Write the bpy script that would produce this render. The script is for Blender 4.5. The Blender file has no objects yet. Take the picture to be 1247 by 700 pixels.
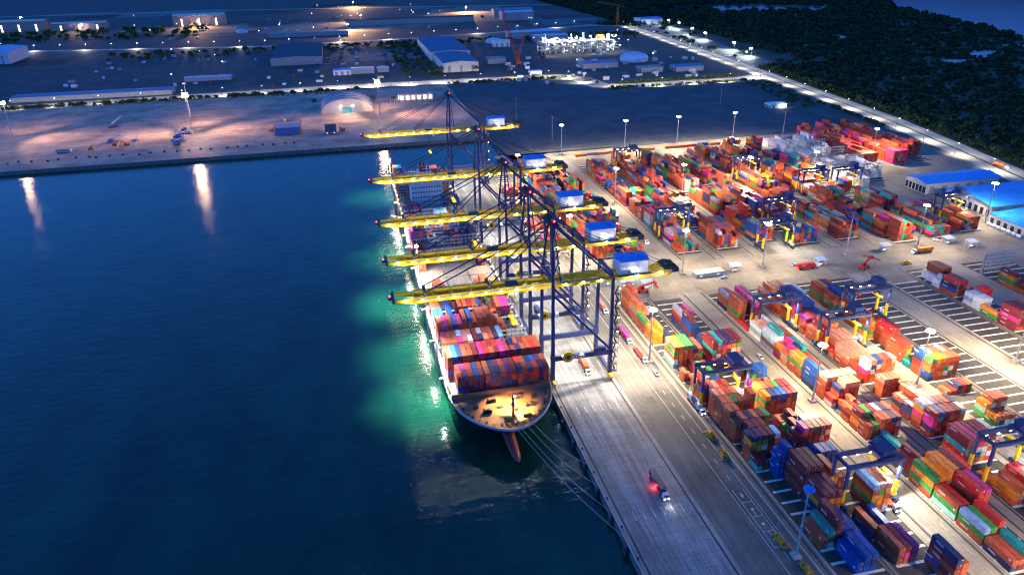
import bpy, math, random
import numpy as np
from mathutils import Vector, Matrix
from mathutils.bvhtree import BVHTree
R = math.radians
rnd = random.Random(7)
S = bpy.context.scene
C = S.collection
KP = 1.0
SKY_STRENGTH = 3.7
HAZE = .00012
# ------------------------------------------------------------------ render / view
S.render.engine = 'CYCLES'
S.cycles.use_denoising = True
S.cycles.max_bounces = 5
S.cycles.diffuse_bounces = 2
S.cycles.glossy_bounces = 2
S.cycles.transmission_bounces = 2
S.cycles.caustics_reflective = False
S.cycles.caustics_refractive = False
S.cycles.sample_clamp_indirect = 4
S.cycles.use_light_tree = True
S.cycles.filter_width = 1.15
S.cycles.adaptive_threshold = .006
S.view_settings.view_transform = 'Standard'
S.view_settings.look = 'None'
S.view_settings.gamma = 1
S.view_settings.use_curve_mapping = False
S.view_settings.exposure = 1.7

# ------------------------------------------------------------------ materials
def nd(nt, t, **kw):
    n = nt.nodes.new(t)
    for k, v in kw.items(): setattr(n, k, v)
    return n
MATS = {}
def mat(name, col, rough=.6, metal=0., var=.25, scale=.35, emit=None, es=0, stretch=(1, 1, 1), spec=.4, bump=0., bscale=1.):
    if name in MATS: return MATS[name]
    m = bpy.data.materials.new(name); m.use_nodes = True; MATS[name] = m
    nt = m.node_tree; b = nt.nodes['Principled BSDF']
    b.inputs['Roughness'].default_value = rough; b.inputs['Metallic'].default_value = metal
    b.inputs['Specular IOR Level'].default_value = spec
    c = (*col, 1)
    b.inputs['Base Color'].default_value = c
    if emit:
        b.inputs['Emission Color'].default_value = (*emit, 1); b.inputs['Emission Strength'].default_value = es
        m.cycles.emission_sampling = 'NONE'
    if var:
        g = nd(nt, 'ShaderNodeNewGeometry'); mp = nd(nt, 'ShaderNodeMapping'); mp.inputs['Scale'].default_value = stretch
        n = nd(nt, 'ShaderNodeTexNoise'); n.inputs['Scale'].default_value = scale; n.inputs['Detail'].default_value = 5
        n.inputs['Roughness'].default_value = .62
        r = nd(nt, 'ShaderNodeMapRange'); r.inputs[1].default_value = .3; r.inputs[2].default_value = .7
        r.inputs[3].default_value = 1 - var; r.inputs[4].default_value = 1 + var
        mx = nd(nt, 'ShaderNodeMix', data_type='RGBA', blend_type='MULTIPLY'); mx.inputs[0].default_value = 1
        mx.inputs[6].default_value = c
        L = nt.links.new
        L(g.outputs['Position'], mp.inputs[0]); L(mp.outputs[0], n.inputs[0]); L(n.outputs[0], r.inputs[0])
        L(r.outputs[0], mx.inputs[7]); L(mx.outputs[2], b.inputs['Base Color'])
        if bump:
            n2 = nd(nt, 'ShaderNodeTexNoise'); n2.inputs['Scale'].default_value = bscale; n2.inputs['Detail'].default_value = 4
            bp = nd(nt, 'ShaderNodeBump'); bp.inputs['Strength'].default_value = bump
            L(g.outputs['Position'], n2.inputs[0]); L(n2.outputs[0], bp.inputs['Height']); L(bp.outputs[0], b.inputs['Normal'])
    return m
def ground_mat(name, col, slab=(0, 0), streak=0., blotch=.3, rough=.75, spec=.3, streak_axis='Y'):
    """worn pavement: broad blotches, tyre streaks along the driving direction, joints between cast slabs"""
    m = bpy.data.materials.new(name); m.use_nodes = True; MATS[name] = m
    nt = m.node_tree; b = nt.nodes['Principled BSDF']; L = nt.links.new
    b.inputs['Roughness'].default_value = rough; b.inputs['Specular IOR Level'].default_value = spec
    g = nd(nt, 'ShaderNodeNewGeometry')
    def noise(sc, detail=5, st=(1, 1, 1), lo=.3, hi=.7, a=0., z=1.):
        mp = nd(nt, 'ShaderNodeMapping'); mp.inputs['Scale'].default_value = st
        n = nd(nt, 'ShaderNodeTexNoise'); n.inputs['Scale'].default_value = sc; n.inputs['Detail'].default_value = detail
        n.inputs['Roughness'].default_value = .65
        r = nd(nt, 'ShaderNodeMapRange'); r.inputs[1].default_value = lo; r.inputs[2].default_value = hi
        r.inputs[3].default_value = a; r.inputs[4].default_value = z
        L(g.outputs['Position'], mp.inputs[0]); L(mp.outputs[0], n.inputs[0]); L(n.outputs[0], r.inputs[0])
        return r.outputs[0]
    cur = None
    def mul(x):
        nonlocal cur
        mx = nd(nt, 'ShaderNodeMix', data_type='RGBA', blend_type='MULTIPLY'); mx.inputs[0].default_value = 1
        if cur is None: mx.inputs[6].default_value = (*col, 1)
        else: L(cur, mx.inputs[6])
        L(x, mx.inputs[7]); cur = mx.outputs[2]
    mul(noise(.03, 6, a=1 - blotch, z=1 + blotch))
    mul(noise(.6, 4, a=.86, z=1.14))
    mul(noise(.11, 7, (1, .6, 1) if streak_axis == 'Y' else (.6, 1, 1), .56, .66, 1, .74))   # oil and rubber stains
    mul(noise(.05, 5, (1, .35, 1), .60, .64, 1, 1.16))   # paler patch repairs
    if streak:
        st = (1, .018, 1) if streak_axis == 'Y' else (.018, 1, 1)
        mul(noise(.9, 3, st, .32, .68, 1 - streak, 1 + streak * .6))
        mul(noise(.3, 3, st, .35, .65, 1 - streak * .6, 1 + streak * .4))
    if slab[0]:
        br = nd(nt, 'ShaderNodeTexBrick'); br.offset = 0
        br.inputs['Color1'].default_value = (1, 1, 1, 1); br.inputs['Color2'].default_value = (.86, .86, .86, 1)
        br.inputs['Mortar'].default_value = (.45, .45, .45, 1); br.inputs['Scale'].default_value = 1
        br.inputs['Mortar Size'].default_value = .09; br.inputs['Brick Width'].default_value = slab[0]; br.inputs['Row Height'].default_value = slab[1]
        L(g.outputs['Position'], br.inputs['Vector']); mul(br.outputs['Color'])
    L(cur, b.inputs['Base Color'])
    return m
PAL = {'r': ('rust red', (.40, .075, .03)), 't': ('terracotta', (.50, .105, .045)), 'm': ('dark maroon', (.19, .022, .03)),
       'o': ('bright orange', (.72, .21, .018)), 'p': ('magenta pink', (.60, .035, .20)), 'g': ('grass green', (.045, .27, .055)),
       'e': ('teal', (.015, .30, .25)), 'n': ('navy blue', (.018, .03, .09)), 'b': ('royal blue', (.010, .065, .27)),
       'y': ('pale grey', (.36, .37, .39)), 'w': ('off white', (.66, .65, .60)), 's': ('scarlet', (.58, .028, .02)),
       'u': ('deep purple', (.13, .018, .10)), 'l': ('sky blue', (.28, .48, .68)), 'i': ('mint green', (.28, .52, .42)), 'c': ('salmon', (.62, .23, .14))}
def paint_mat(name, src):
    m = bpy.data.materials.new(name); m.use_nodes = True; MATS[name] = m
    nt = m.node_tree; b = nt.nodes['Principled BSDF']; L = nt.links.new
    b.inputs['Roughness'].default_value = .52; b.inputs['Specular IOR Level'].default_value = .35
    if src == 'object': cs = nd(nt, 'ShaderNodeObjectInfo').outputs['Color']
    else:
        a = nd(nt, 'ShaderNodeAttribute'); a.attribute_name = 'Col'; cs = a.outputs['Color']
    g = nd(nt, 'ShaderNodeNewGeometry')
    n = nd(nt, 'ShaderNodeTexNoise'); n.inputs['Scale'].default_value = .55; n.inputs['Detail'].default_value = 6; n.inputs['Roughness'].default_value = .7
    r = nd(nt, 'ShaderNodeMapRange'); r.inputs[1].default_value = .3; r.inputs[2].default_value = .7; r.inputs[3].default_value = .62; r.inputs[4].default_value = 1.28
    mx = nd(nt, 'ShaderNodeMix', data_type='RGBA', blend_type='MULTIPLY'); mx.inputs[0].default_value = 1
    L(g.outputs['Position'], n.inputs[0]); L(n.outputs[0], r.inputs[0]); L(cs, mx.inputs[6]); L(r.outputs[0], mx.inputs[7])
    # vertical scrapes and rust runs
    mp = nd(nt, 'ShaderNodeMapping'); mp.inputs['Scale'].default_value = (1.6, 1.6, .12)
    n2 = nd(nt, 'ShaderNodeTexNoise'); n2.inputs['Scale'].default_value = 1.4; n2.inputs['Detail'].default_value = 4
    r2 = nd(nt, 'ShaderNodeMapRange'); r2.inputs[1].default_value = .58; r2.inputs[2].default_value = .78; r2.inputs[3].default_value = 0; r2.inputs[4].default_value = .55
    mx2 = nd(nt, 'ShaderNodeMix', data_type='RGBA'); mx2.inputs[7].default_value = (.16, .075, .04, 1)
    L(g.outputs['Position'], mp.inputs[0]); L(mp.outputs[0], n2.inputs[0]); L(n2.outputs[0], r2.inputs[0]); L(r2.outputs[0], mx2.inputs[0])
    L(mx.outputs[2], mx2.inputs[6]); L(mx2.outputs[2], b.inputs['Base Color'])
    return m
M_BOX = paint_mat('container_paint', 'object')
M_BOXES = paint_mat('container_paint_bulk', 'attr')
M_MARK = mat('white_lettering', (.62, .62, .6), .6, var=.1)
M_BLACK = mat('black_gasket', (.02, .02, .022), .7, var=.1)
M_ROD = mat('lock_rod_steel', (.3, .29, .28), .45, .6, var=.2)
NAVY = mat('navy_crane_paint', (.020, .034, .118), .42, var=.25, scale=.5)
YEL = mat('yellow_crane_paint', (.70, .43, .015), .45, var=.2, scale=.6)
DARK = mat('dark_steel', (.03, .032, .04), .55, var=.3)
STEEL = mat('galvanised_steel', (.36, .37, .38), .5, .4, var=.2)
WHITE = mat('white_sheet_metal', (.68, .68, .67), .5, var=.12)
BLUEROOF = mat('blue_roof_sheet', (.02, .25, .72), .45, var=.15)
CREAM = mat('cream_wall', (.56, .52, .45), .7, var=.15)
GREY = mat('grey_wall', (.26, .27, .29), .7, var=.2)
GLASS = mat('dark_glass', (.02, .03, .04), .12, var=0, spec=.6)
RUBBER = mat('rubber', (.018, .018, .02), .8, var=.2)
RED = mat('red_paint', (.45, .03, .02), .5, var=.2)
ORANGE = mat('orange_paint', (.65, .16, .02), .5, var=.2)
TEALW = mat('pale_teal_cabin', (.28, .45, .46), .55, var=.15)
SKYROOF = mat('pale_blue_roof', (.35, .48, .66), .5, var=.12)
CABLE = mat('steel_cable', (.025, .027, .035), .5, var=0)
ROPE = mat('mooring_rope', (.30, .31, .30), .8, var=.2)
PLATE = mat('white_name_plate', (.6, .62, .66), .5, var=.1)
L_WHITE = mat('lamp_white', (1, 1, 1), emit=(1, .93, .80), es=60, var=0)
L_WARM = mat('lamp_sodium', (1, .8, .5), emit=(1, .60, .25), es=60, var=0)
L_BIGWARM = mat('lamp_sodium_flood', (1, .8, .5), emit=(1, .62, .30), es=60, var=0)
L_SMALL = mat('lamp_small_white', (1, 1, 1), emit=(1, .95, .85), es=22, var=0)
L_STREET = mat('lamp_street', (1, 1, 1), emit=(1, .88, .68), es=9, var=0)
AMBER = mat('amber_frame_paint', (.50, .24, .02), .5, var=.3)
L_RED = mat('beacon_red', (1, .05, .05), emit=(1, .02, .05), es=12, var=0)
L_GREEN = mat('signal_green', (.1, 1, .3), emit=(.05, 1, .25), es=14, var=0)
L_TAIL = mat('tail_lamp', (1, .05, .03), emit=(1, .03, .02), es=14, var=0)
L_WIN = mat('lit_window', (1, .9, .7), emit=(1, .80, .50), es=.7, var=0)

# ------------------------------------------------------------------ mesh helper
class MB:
    def __init__(s): s.v = []; s.f = []; s.m = []; s.sm = []
    def poly(s, pts, m=0):
        n = len(s.v); s.v += [tuple(p) for p in pts]; s.f.append(tuple(range(n, n + len(pts)))); s.m.append(m)
    def hexa(s, b, t, m=0):
        n = len(s.v); s.v += [tuple(p) for p in b] + [tuple(p) for p in t]
        for q in ((3, 2, 1, 0), (4, 5, 6, 7), (0, 1, 5, 4), (1, 2, 6, 5), (2, 3, 7, 6), (3, 0, 4, 7)):
            s.f.append(tuple(n + i for i in q)); s.m.append(m)
    def box(s, x0, x1, y0, y1, z0, z1, m=0):
        s.hexa([(x0, y0, z0), (x1, y0, z0), (x1, y1, z0), (x0, y1, z0)], [(x0, y0, z1), (x1, y0, z1), (x1, y1, z1), (x0, y1, z1)], m); return s
    def bar(s, p, q, w, h=None, m=0, w2=None, h2=None):
        h = h or w; w2 = w2 or w; h2 = h2 or h
        p = Vector(p); q = Vector(q); d = (q - p).normalized()
        up = Vector((0, 0, 1)) if abs(d.z) < .92 else Vector((0, 1, 0))
        a = d.cross(up).normalized(); b = a.cross(d).normalized()
        def ring(c, w, h): return [c - a * w / 2 - b * h / 2, c + a * w / 2 - b * h / 2, c + a * w / 2 + b * h / 2, c - a * w / 2 + b * h / 2]
        s.hexa(ring(p, w, h), ring(q, w2, h2), m); return s
    def tube(s, p, q, r, n=6, m=0, r2=None):
        r2 = r if r2 is None else r2
        p = Vector(p); q = Vector(q); d = (q - p).normalized()
        up = Vector((0, 0, 1)) if abs(d.z) < .92 else Vector((1, 0, 0))
        a = d.cross(up).normalized(); b = a.cross(d).normalized(); k = len(s.v)
        for c, rr in ((p, r), (q, r2)):
            for i in range(n):
                t = 2 * math.pi * i / n; s.v.append(tuple(c + a * math.cos(t) * rr + b * math.sin(t) * rr))
        for i in range(n):
            j = (i + 1) % n; s.f.append((k + i, k + j, k + n + j, k + n + i)); s.m.append(m)
        s.f.append(tuple(k + i for i in reversed(range(n)))); s.m.append(m)
        s.f.append(tuple(k + n + i for i in range(n))); s.m.append(m)
        return s
    def prism(s, pts, z0, z1, m=0, mtop=None):
        n = len(pts); k = len(s.v)
        s.v += [(x, y, z0) for x, y in pts] + [(x, y, z1) for x, y in pts]
        s.f.append(tuple(k + n + i for i in range(n))); s.m.append(m if mtop is None else mtop)
        s.f.append(tuple(k + i for i in reversed(range(n)))); s.m.append(m)
        for i in range(n):
            j = (i + 1) % n; s.f.append((k + i, k + j, k + n + j, k + n + i)); s.m.append(m)
        return s
    def mesh(s, name, mats):
        me = bpy.data.meshes.new(name); me.from_pydata(s.v, [], s.f)
        for m in mats: me.materials.append(m)
        if len(mats) > 1: me.polygons.foreach_set('material_index', s.m)
        me.update(); return me
    def build(s, name, mats, parent=None, loc=(0, 0, 0), rz=0):
        if not isinstance(mats, (list, tuple)): mats = [mats]
        return link(name, s.mesh(name, mats), parent, loc, rz)
def link(name, me, parent=None, loc=(0, 0, 0), rz=0):
    o = bpy.data.objects.new(name, me); C.objects.link(o); o.location = loc; o.rotation_euler = (0, 0, rz)
    if parent: o.parent = parent
    return o
def tag(o, label=None, cat=None, group=None, kind=None):
    if label: o['label'] = label
    if cat: o['category'] = cat
    if group: o['group'] = group
    if kind: o['kind'] = kind
    return o
def thing(name, label, cat, loc=(0, 0, 0), rz=0, group=None):
    return tag(link(name, None, None, loc, rz), label, cat, group)
KIDS = {}
def kids(o): return [c for c in bpy.data.objects if c.parent == o]
def template(root):
    """remember a built thing's tree once so copies do not search the file"""
    def walk(o): return (o, [walk(c) for c in kids(o)])
    return walk(root)
def copy_tree(tree, loc, rz=0, label=None, group=None, parent=None):
    o = tree[0].copy(); C.objects.link(o)
    if parent is None:
        o.location = loc; o.rotation_euler = (0, 0, rz)
        if label: o['label'] = label
        if group: o['group'] = group
    else: o.parent = parent
    for t in tree[1]: copy_tree(t, None, parent=o)
    return o
def lamp(name, loc, power, col=(1, .9, .76), aim=None, cone=150, blend=.6, rad=1.0):
    d = bpy.data.lights.new(name, 'SPOT' if aim else 'POINT'); d.energy = power; d.color = col; d.shadow_soft_size = rad
    o = bpy.data.objects.new(name, d); C.objects.link(o); o.location = loc
    if aim:
        d.spot_size = R(cone); d.spot_blend = blend
        v = Vector(aim) - Vector(loc); o.rotation_euler = v.to_track_quat('-Z', 'Y').to_euler()
    return o
ORD = ['zeroth', 'first', 'second', 'third', 'fourth', 'fifth', 'sixth', 'seventh', 'eighth', 'ninth', 'tenth', 'eleventh', 'twelfth', 'thirteenth', 'fourteenth',
       'fifteenth', 'sixteenth', 'seventeenth', 'eighteenth', 'nineteenth', 'twentieth', 'twenty-first', 'twenty-second', 'twenty-third', 'twenty-fourth', 'twenty-fifth', 'twenty-sixth', 'twenty-seventh', 'twenty-eighth', 'twenty-ninth', 'thirtieth']
def sheet(name, pts, z, m, label=None):
    mb = MB(); mb.poly([(x, y, z) for x, y in pts]); return tag(mb.build(name, m), kind='structure')
def rect(x0, x1, y0, y1): return [(x0, y0), (x1, y0), (x1, y1), (x0, y1)]
def strip(line, w):
    """a road outline from its centre line"""
    a, b = [], []
    for i, p in enumerate(line):
        q0 = Vector(line[max(0, i - 1)]); q1 = Vector(line[min(len(line) - 1, i + 1)])
        d = (q1 - q0).normalized(); n = Vector((-d.y, d.x)) * w / 2
        a.append((p[0] + n.x, p[1] + n.y)); b.append((p[0] - n.x, p[1] - n.y))
    return a, b
def road(name, line, w, z, m):
    a, b = strip(line, w); mb = MB()
    for i in range(len(line) - 1): mb.poly([(*b[i], z), (*b[i + 1], z), (*a[i + 1], z), (*a[i], z)])
    return tag(mb.build(name, m), kind='structure')
# ------------------------------------------------------------------ ground, water, roads
GROUND = ground_mat('plot_ground', (.055, .062, .066), blotch=.45)
YARD = ground_mat('yard_concrete', (.235, .21, .17), slab=(9, 7), streak=.0, blotch=.32)
LANE = ground_mat('lane_concrete', (.30, .27, .215), streak=.16, blotch=.26)
RUNWAY = ground_mat('gantry_runway', (.085, .08, .072), streak=.3, blotch=.4)
CROSS = ground_mat('cross_road_concrete', (.25, .225, .18), slab=(14, 9), blotch=.34)
QUAYC = ground_mat('quay_concrete', (.27, .265, .255), slab=(7.5, 6.2), streak=.36, blotch=.42)
ASPH = ground_mat('service_asphalt', (.15, .14, .125), streak=.24, blotch=.38)
SLOT = ground_mat('stack_slot_asphalt', (.055, .050, .045), blotch=.4)
APRON = ground_mat('apron_concrete', (.40, .31, .24), slab=(24, 11), streak=.34, blotch=.5, streak_axis='X', rough=.6)
LOT = ground_mat('empty_lot_asphalt', (.075, .090, .105), slab=(60, 30), streak=.3, blotch=.35, streak_axis='X')
ROADM = ground_mat('road_concrete', (.40, .37, .31), streak=.3, blotch=.2)
SOIL = ground_mat('scrub_soil', (.020, .036, .020), blotch=.5)
LINE = mat('white_line_paint', (.66, .65, .60), .7, var=.3, scale=.8)
KERB = mat('kerb_concrete', (.42, .39, .33), .8, var=.25)
QWALL = mat('quay_wall_concrete', (.13, .13, .12), .8, var=.4, scale=.3)

# sea: deep turbid green water, so lamps that shine straight down make it glow
w = bpy.data.materials.new('sea_water'); w.use_nodes = True; nt = w.node_tree; L = nt.links.new
b = nt.nodes['Principled BSDF']; b.inputs['Base Color'].default_value = (.0025, .036, .021, 1); b.inputs['Roughness'].default_value = .17
b.inputs['IOR'].default_value = 1.34; b.inputs['Specular Tint'].default_value = (.28, .72, 1, 1); b.inputs['Specular IOR Level'].default_value = 1.0
g = nd(nt, 'ShaderNodeNewGeometry')
def wn(sc, st, det=4):
    mp = nd(nt, 'ShaderNodeMapping'); mp.inputs['Scale'].default_value = st; mp.inputs['Rotation'].default_value = (0, 0, .15)
    n = nd(nt, 'ShaderNodeTexNoise'); n.inputs['Scale'].default_value = sc; n.inputs['Detail'].default_value = det; n.inputs['Roughness'].default_value = .6
    L(g.outputs['Position'], mp.inputs[0]); L(mp.outputs[0], n.inputs[0]); return n.outputs[0]
b1 = nd(nt, 'ShaderNodeBump'); b1.inputs['Strength'].default_value = .32; b1.inputs['Distance'].default_value = .8
L(wn(.24, (.45, 1, 1)), b1.inputs['Height'])
b2 = nd(nt, 'ShaderNodeBump'); b2.inputs['Strength'].default_value = .35; b2.inputs['Distance'].default_value = .8
L(wn(.06, (.5, 1, 1), 3), b2.inputs['Height']); L(b1.outputs[0], b2.inputs['Normal']); L(b2.outputs[0], b.inputs['Normal'])
rr = nd(nt, 'ShaderNodeMapRange'); rr.inputs[1].default_value = .35; rr.inputs[2].default_value = .65; rr.inputs[3].default_value = .10; rr.inputs[4].default_value = .17
tb = nd(nt, 'ShaderNodeMapRange'); tb.inputs[1].default_value = .3; tb.inputs[2].default_value = .7; tb.inputs[3].default_value = .45; tb.inputs[4].default_value = 1.5
tm = nd(nt, 'ShaderNodeMix', data_type='RGBA', blend_type='MULTIPLY'); tm.inputs[0].default_value = 1; tm.inputs[6].default_value = b.inputs['Base Color'].default_value[:]
L(wn(.035, (1, .6, 1), 5), tb.inputs[0]); L(tb.outputs[0], tm.inputs[7]); L(tm.outputs[2], b.inputs['Base Color'])   # drifting silt
L(wn(.008, (1, 1, 1), 3), rr.inputs[0]); L(rr.outputs[0], b.inputs['Roughness'])
sheet('sea', rect(-7000, 200, -800, 1000), -4, w)
# the land is one slab with its quay walls
mb = MB()
mb.prism([(0, -600), (7000, -600), (7000, 9000), (-7000, 9000), (-7000, 812), (-1500, 816), (74, 826), (74, 712), (0, 706)], -9, -.03, 0, 1)
tag(mb.build('land', [QWALL, GROUND]), kind='structure')
sheet('quay_deck', [(0, -600), (35.2, -600), (35.2, 712), (0, 706)], 0, QUAYC)
sheet('quay_road', rect(35.2, 61.5, -600, 712), 0, ASPH)
sheet('container_yard', [(61.5, -600), (404, -600), (404, 470), (520, 560), (515, 745), (120, 735), (76, 712), (61.5, 712)], 0, YARD)
sheet('empty_lot', [(76, 712.5), (120, 735.5), (480, 744), (488, 900), (485, 1068), (330, 1072), (270, 1178), (76, 1180)], .004, LOT)
sheet('wharf_apron', [(-1500, 817), (73, 826), (75.5, 826), (75.5, 1182), (-1500, 1190)], .004, APRON)
sheet('lot_edge_road', rect(61.5, 520, 712.5, 740), .004, CROSS)
nroad = [(-1600, 1195), (-570, 1189), (-83, 1214), (155, 1206), (270, 1202), (296, 1165), (305, 1098), (345, 1082), (532, 1081), (585, 1100)]
road('wharf_road', nroad, 40, .008, ROADM)
eroad = [(470, 300), (516, 520), (540, 640), (562, 760), (582, 960), (594, 1090), (612, 1300), (640, 1650), (655, 1900), (560, 1960)]
road('terminal_road', eroad, 34, .012, ROADM)
road('terminal_road_verge', [(x + (0 if i else 0), y) for i, (x, y) in enumerate(eroad)], 3.2, .016, mat('verge_grass', (.05, .06, .02), .9, var=.4))
mid = [(-1800, 1990), (-800, 1904), (-253, 1796), (83, 1830), (293, 1875), (560, 1950), (655, 1905)]
road('industrial_road', mid, 22, .008, ROADM)
far_r = [(-2500, 3050), (-400, 2900), (300, 2750), (900, 2600)]
road('far_road', far_r, 22, .008, ROADM)
sheet('service_strip', [(622, 1190), (672, 1180), (765, 1890), (680, 1900)], .006, ground_mat('strip_concrete', (.14, .15, .15), streak=.2))
# yard lanes (lighter, polished by tyres) and dark stack slots are laid with the blocks below
LAKE = mat('lake_water', (.012, .06, .15), .08, var=0, spec=.6)
def blob(name, cx, cy, rx, ry, z, m, seed, n=40, rz=0.):
    q = random.Random(seed); ph = [q.uniform(0, 6.28) for _ in range(4)]; pts = []
    for i in range(n):
        t = 2 * math.pi * i / n; k = 1 + .22 * math.sin(2 * t + ph[0]) + .16 * math.sin(3 * t + ph[1]) + .12 * math.sin(5 * t + ph[2]) + .07 * math.sin(9 * t + ph[3])
        x, y = rx * k * math.cos(t), ry * k * math.sin(t)
        pts.append((cx + x * math.cos(rz) - y * math.sin(rz), cy + x * math.sin(rz) + y * math.cos(rz)))
    return sheet(name, pts, z, m)
LAKE1 = [(1700, 2260), (1610, 2010), (1500, 1760), (1455, 1560), (1385, 1400), (1300, 1290), (1290, 1130), (1700, 900), (3000, 700), (5200, 1500), (5000, 4200), (2600, 3600), (2100, 2700), (1850, 2400)]
sheet('lake', LAKE1, .02, LAKE)
blob('lake', 1190, 2270, 270, 120, .02, LAKE, 9, 60, R(-25))
blob('lake', 1010, 2340, 110, 60, .02, LAKE, 19, 40, R(-25))
SAND = mat('pale_mudflat', (.30, .32, .34), .4, var=.35, scale=.02)
for i, (x, y, a, c) in enumerate(((990, 1130, 34, 28), (1090, 1190, 60, 26), (1180, 1060, 46, 16), (1010, 1500, 60, 14), (880, 1420, 18, 26), (1110, 1420, 34, 22), (790, 1010, 12, 12), (1260, 1250, 60, 20))):
    blob('mudflat', x, y, a, c, .02, SAND, 30 + i, 30, .4 * i)
sheet('scrubland', [(500, 330), (4000, 0), (5000, 7000), (700, 7000), (672, 1910), (625, 1180), (601, 960), (580, 760), (556, 640), (532, 500)], -.01, SOIL)

# ------------------------------------------------------------------ world, sun, camera
W = bpy.data.worlds.new('World'); S.world = W; W.use_nodes = True; nt = W.node_tree
sky = nd(nt, 'ShaderNodeTexSky', sky_type='NISHITA'); sky.sun_disc = False
sky.sun_elevation = R(-2.0); sky.sun_rotation = R(250); sky.altitude = 100; sky.air_density = 1.0; sky.dust_density = .4; sky.ozone_density = 6
bg = nt.nodes['Background']; bg.inputs['Strength'].default_value = SKY_STRENGTH
bw = nd(nt, 'ShaderNodeRGBToBW'); tint = nd(nt, 'ShaderNodeMix', data_type='RGBA', blend_type='MULTIPLY'); tint.inputs[0].default_value = 1; tint.inputs[7].default_value = (.14, .88, 3.35, 1)
hs = nd(nt, 'ShaderNodeMix', data_type='RGBA'); hs.inputs[0].default_value = .97   # twilight after sunset: the blue of the whole dome, little left of the warm rim
nt.links.new(sky.outputs[0], bw.inputs[0]); nt.links.new(bw.outputs[0], tint.inputs[6]); nt.links.new(sky.outputs[0], hs.inputs[6]); nt.links.new(tint.outputs[2], hs.inputs[7])
nt.links.new(hs.outputs[2], bg.inputs['Color'])
sd = bpy.data.lights.new('afterglow_sun', 'SUN'); sd.energy = .03; sd.angle = R(30); sd.color = (.6, .75, 1)
so = bpy.data.objects.new('afterglow_sun', sd); C.objects.link(so); so.rotation_euler = (R(60), 0, R(70))
cd = bpy.data.cameras.new('camera'); cam = bpy.data.objects.new('camera', cd); C.objects.link(cam); S.camera = cam
cd.sensor_width = 36; cd.lens = 884.03 / 1247 * 36; cd.clip_end = 20000; cd.clip_start = 1
pit, roll, yaw = R(25.458), R(-1.013), R(12.495)
fw = Vector((math.sin(yaw) * math.cos(pit), math.cos(yaw) * math.cos(pit), -math.sin(pit)))
r0 = Vector((math.cos(yaw), -math.sin(yaw), 0)); u0 = r0.cross(fw)
r2 = math.cos(roll) * r0 + math.sin(roll) * u0; u2 = -math.sin(roll) * r0 + math.cos(roll) * u0
M = Matrix((r2, u2, -fw)).transposed().to_4x4(); M.translation = Vector((-84.97, 0, 205)); cam.matrix_world = M
CAM = Vector((-84.97, 0, 205))

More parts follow.
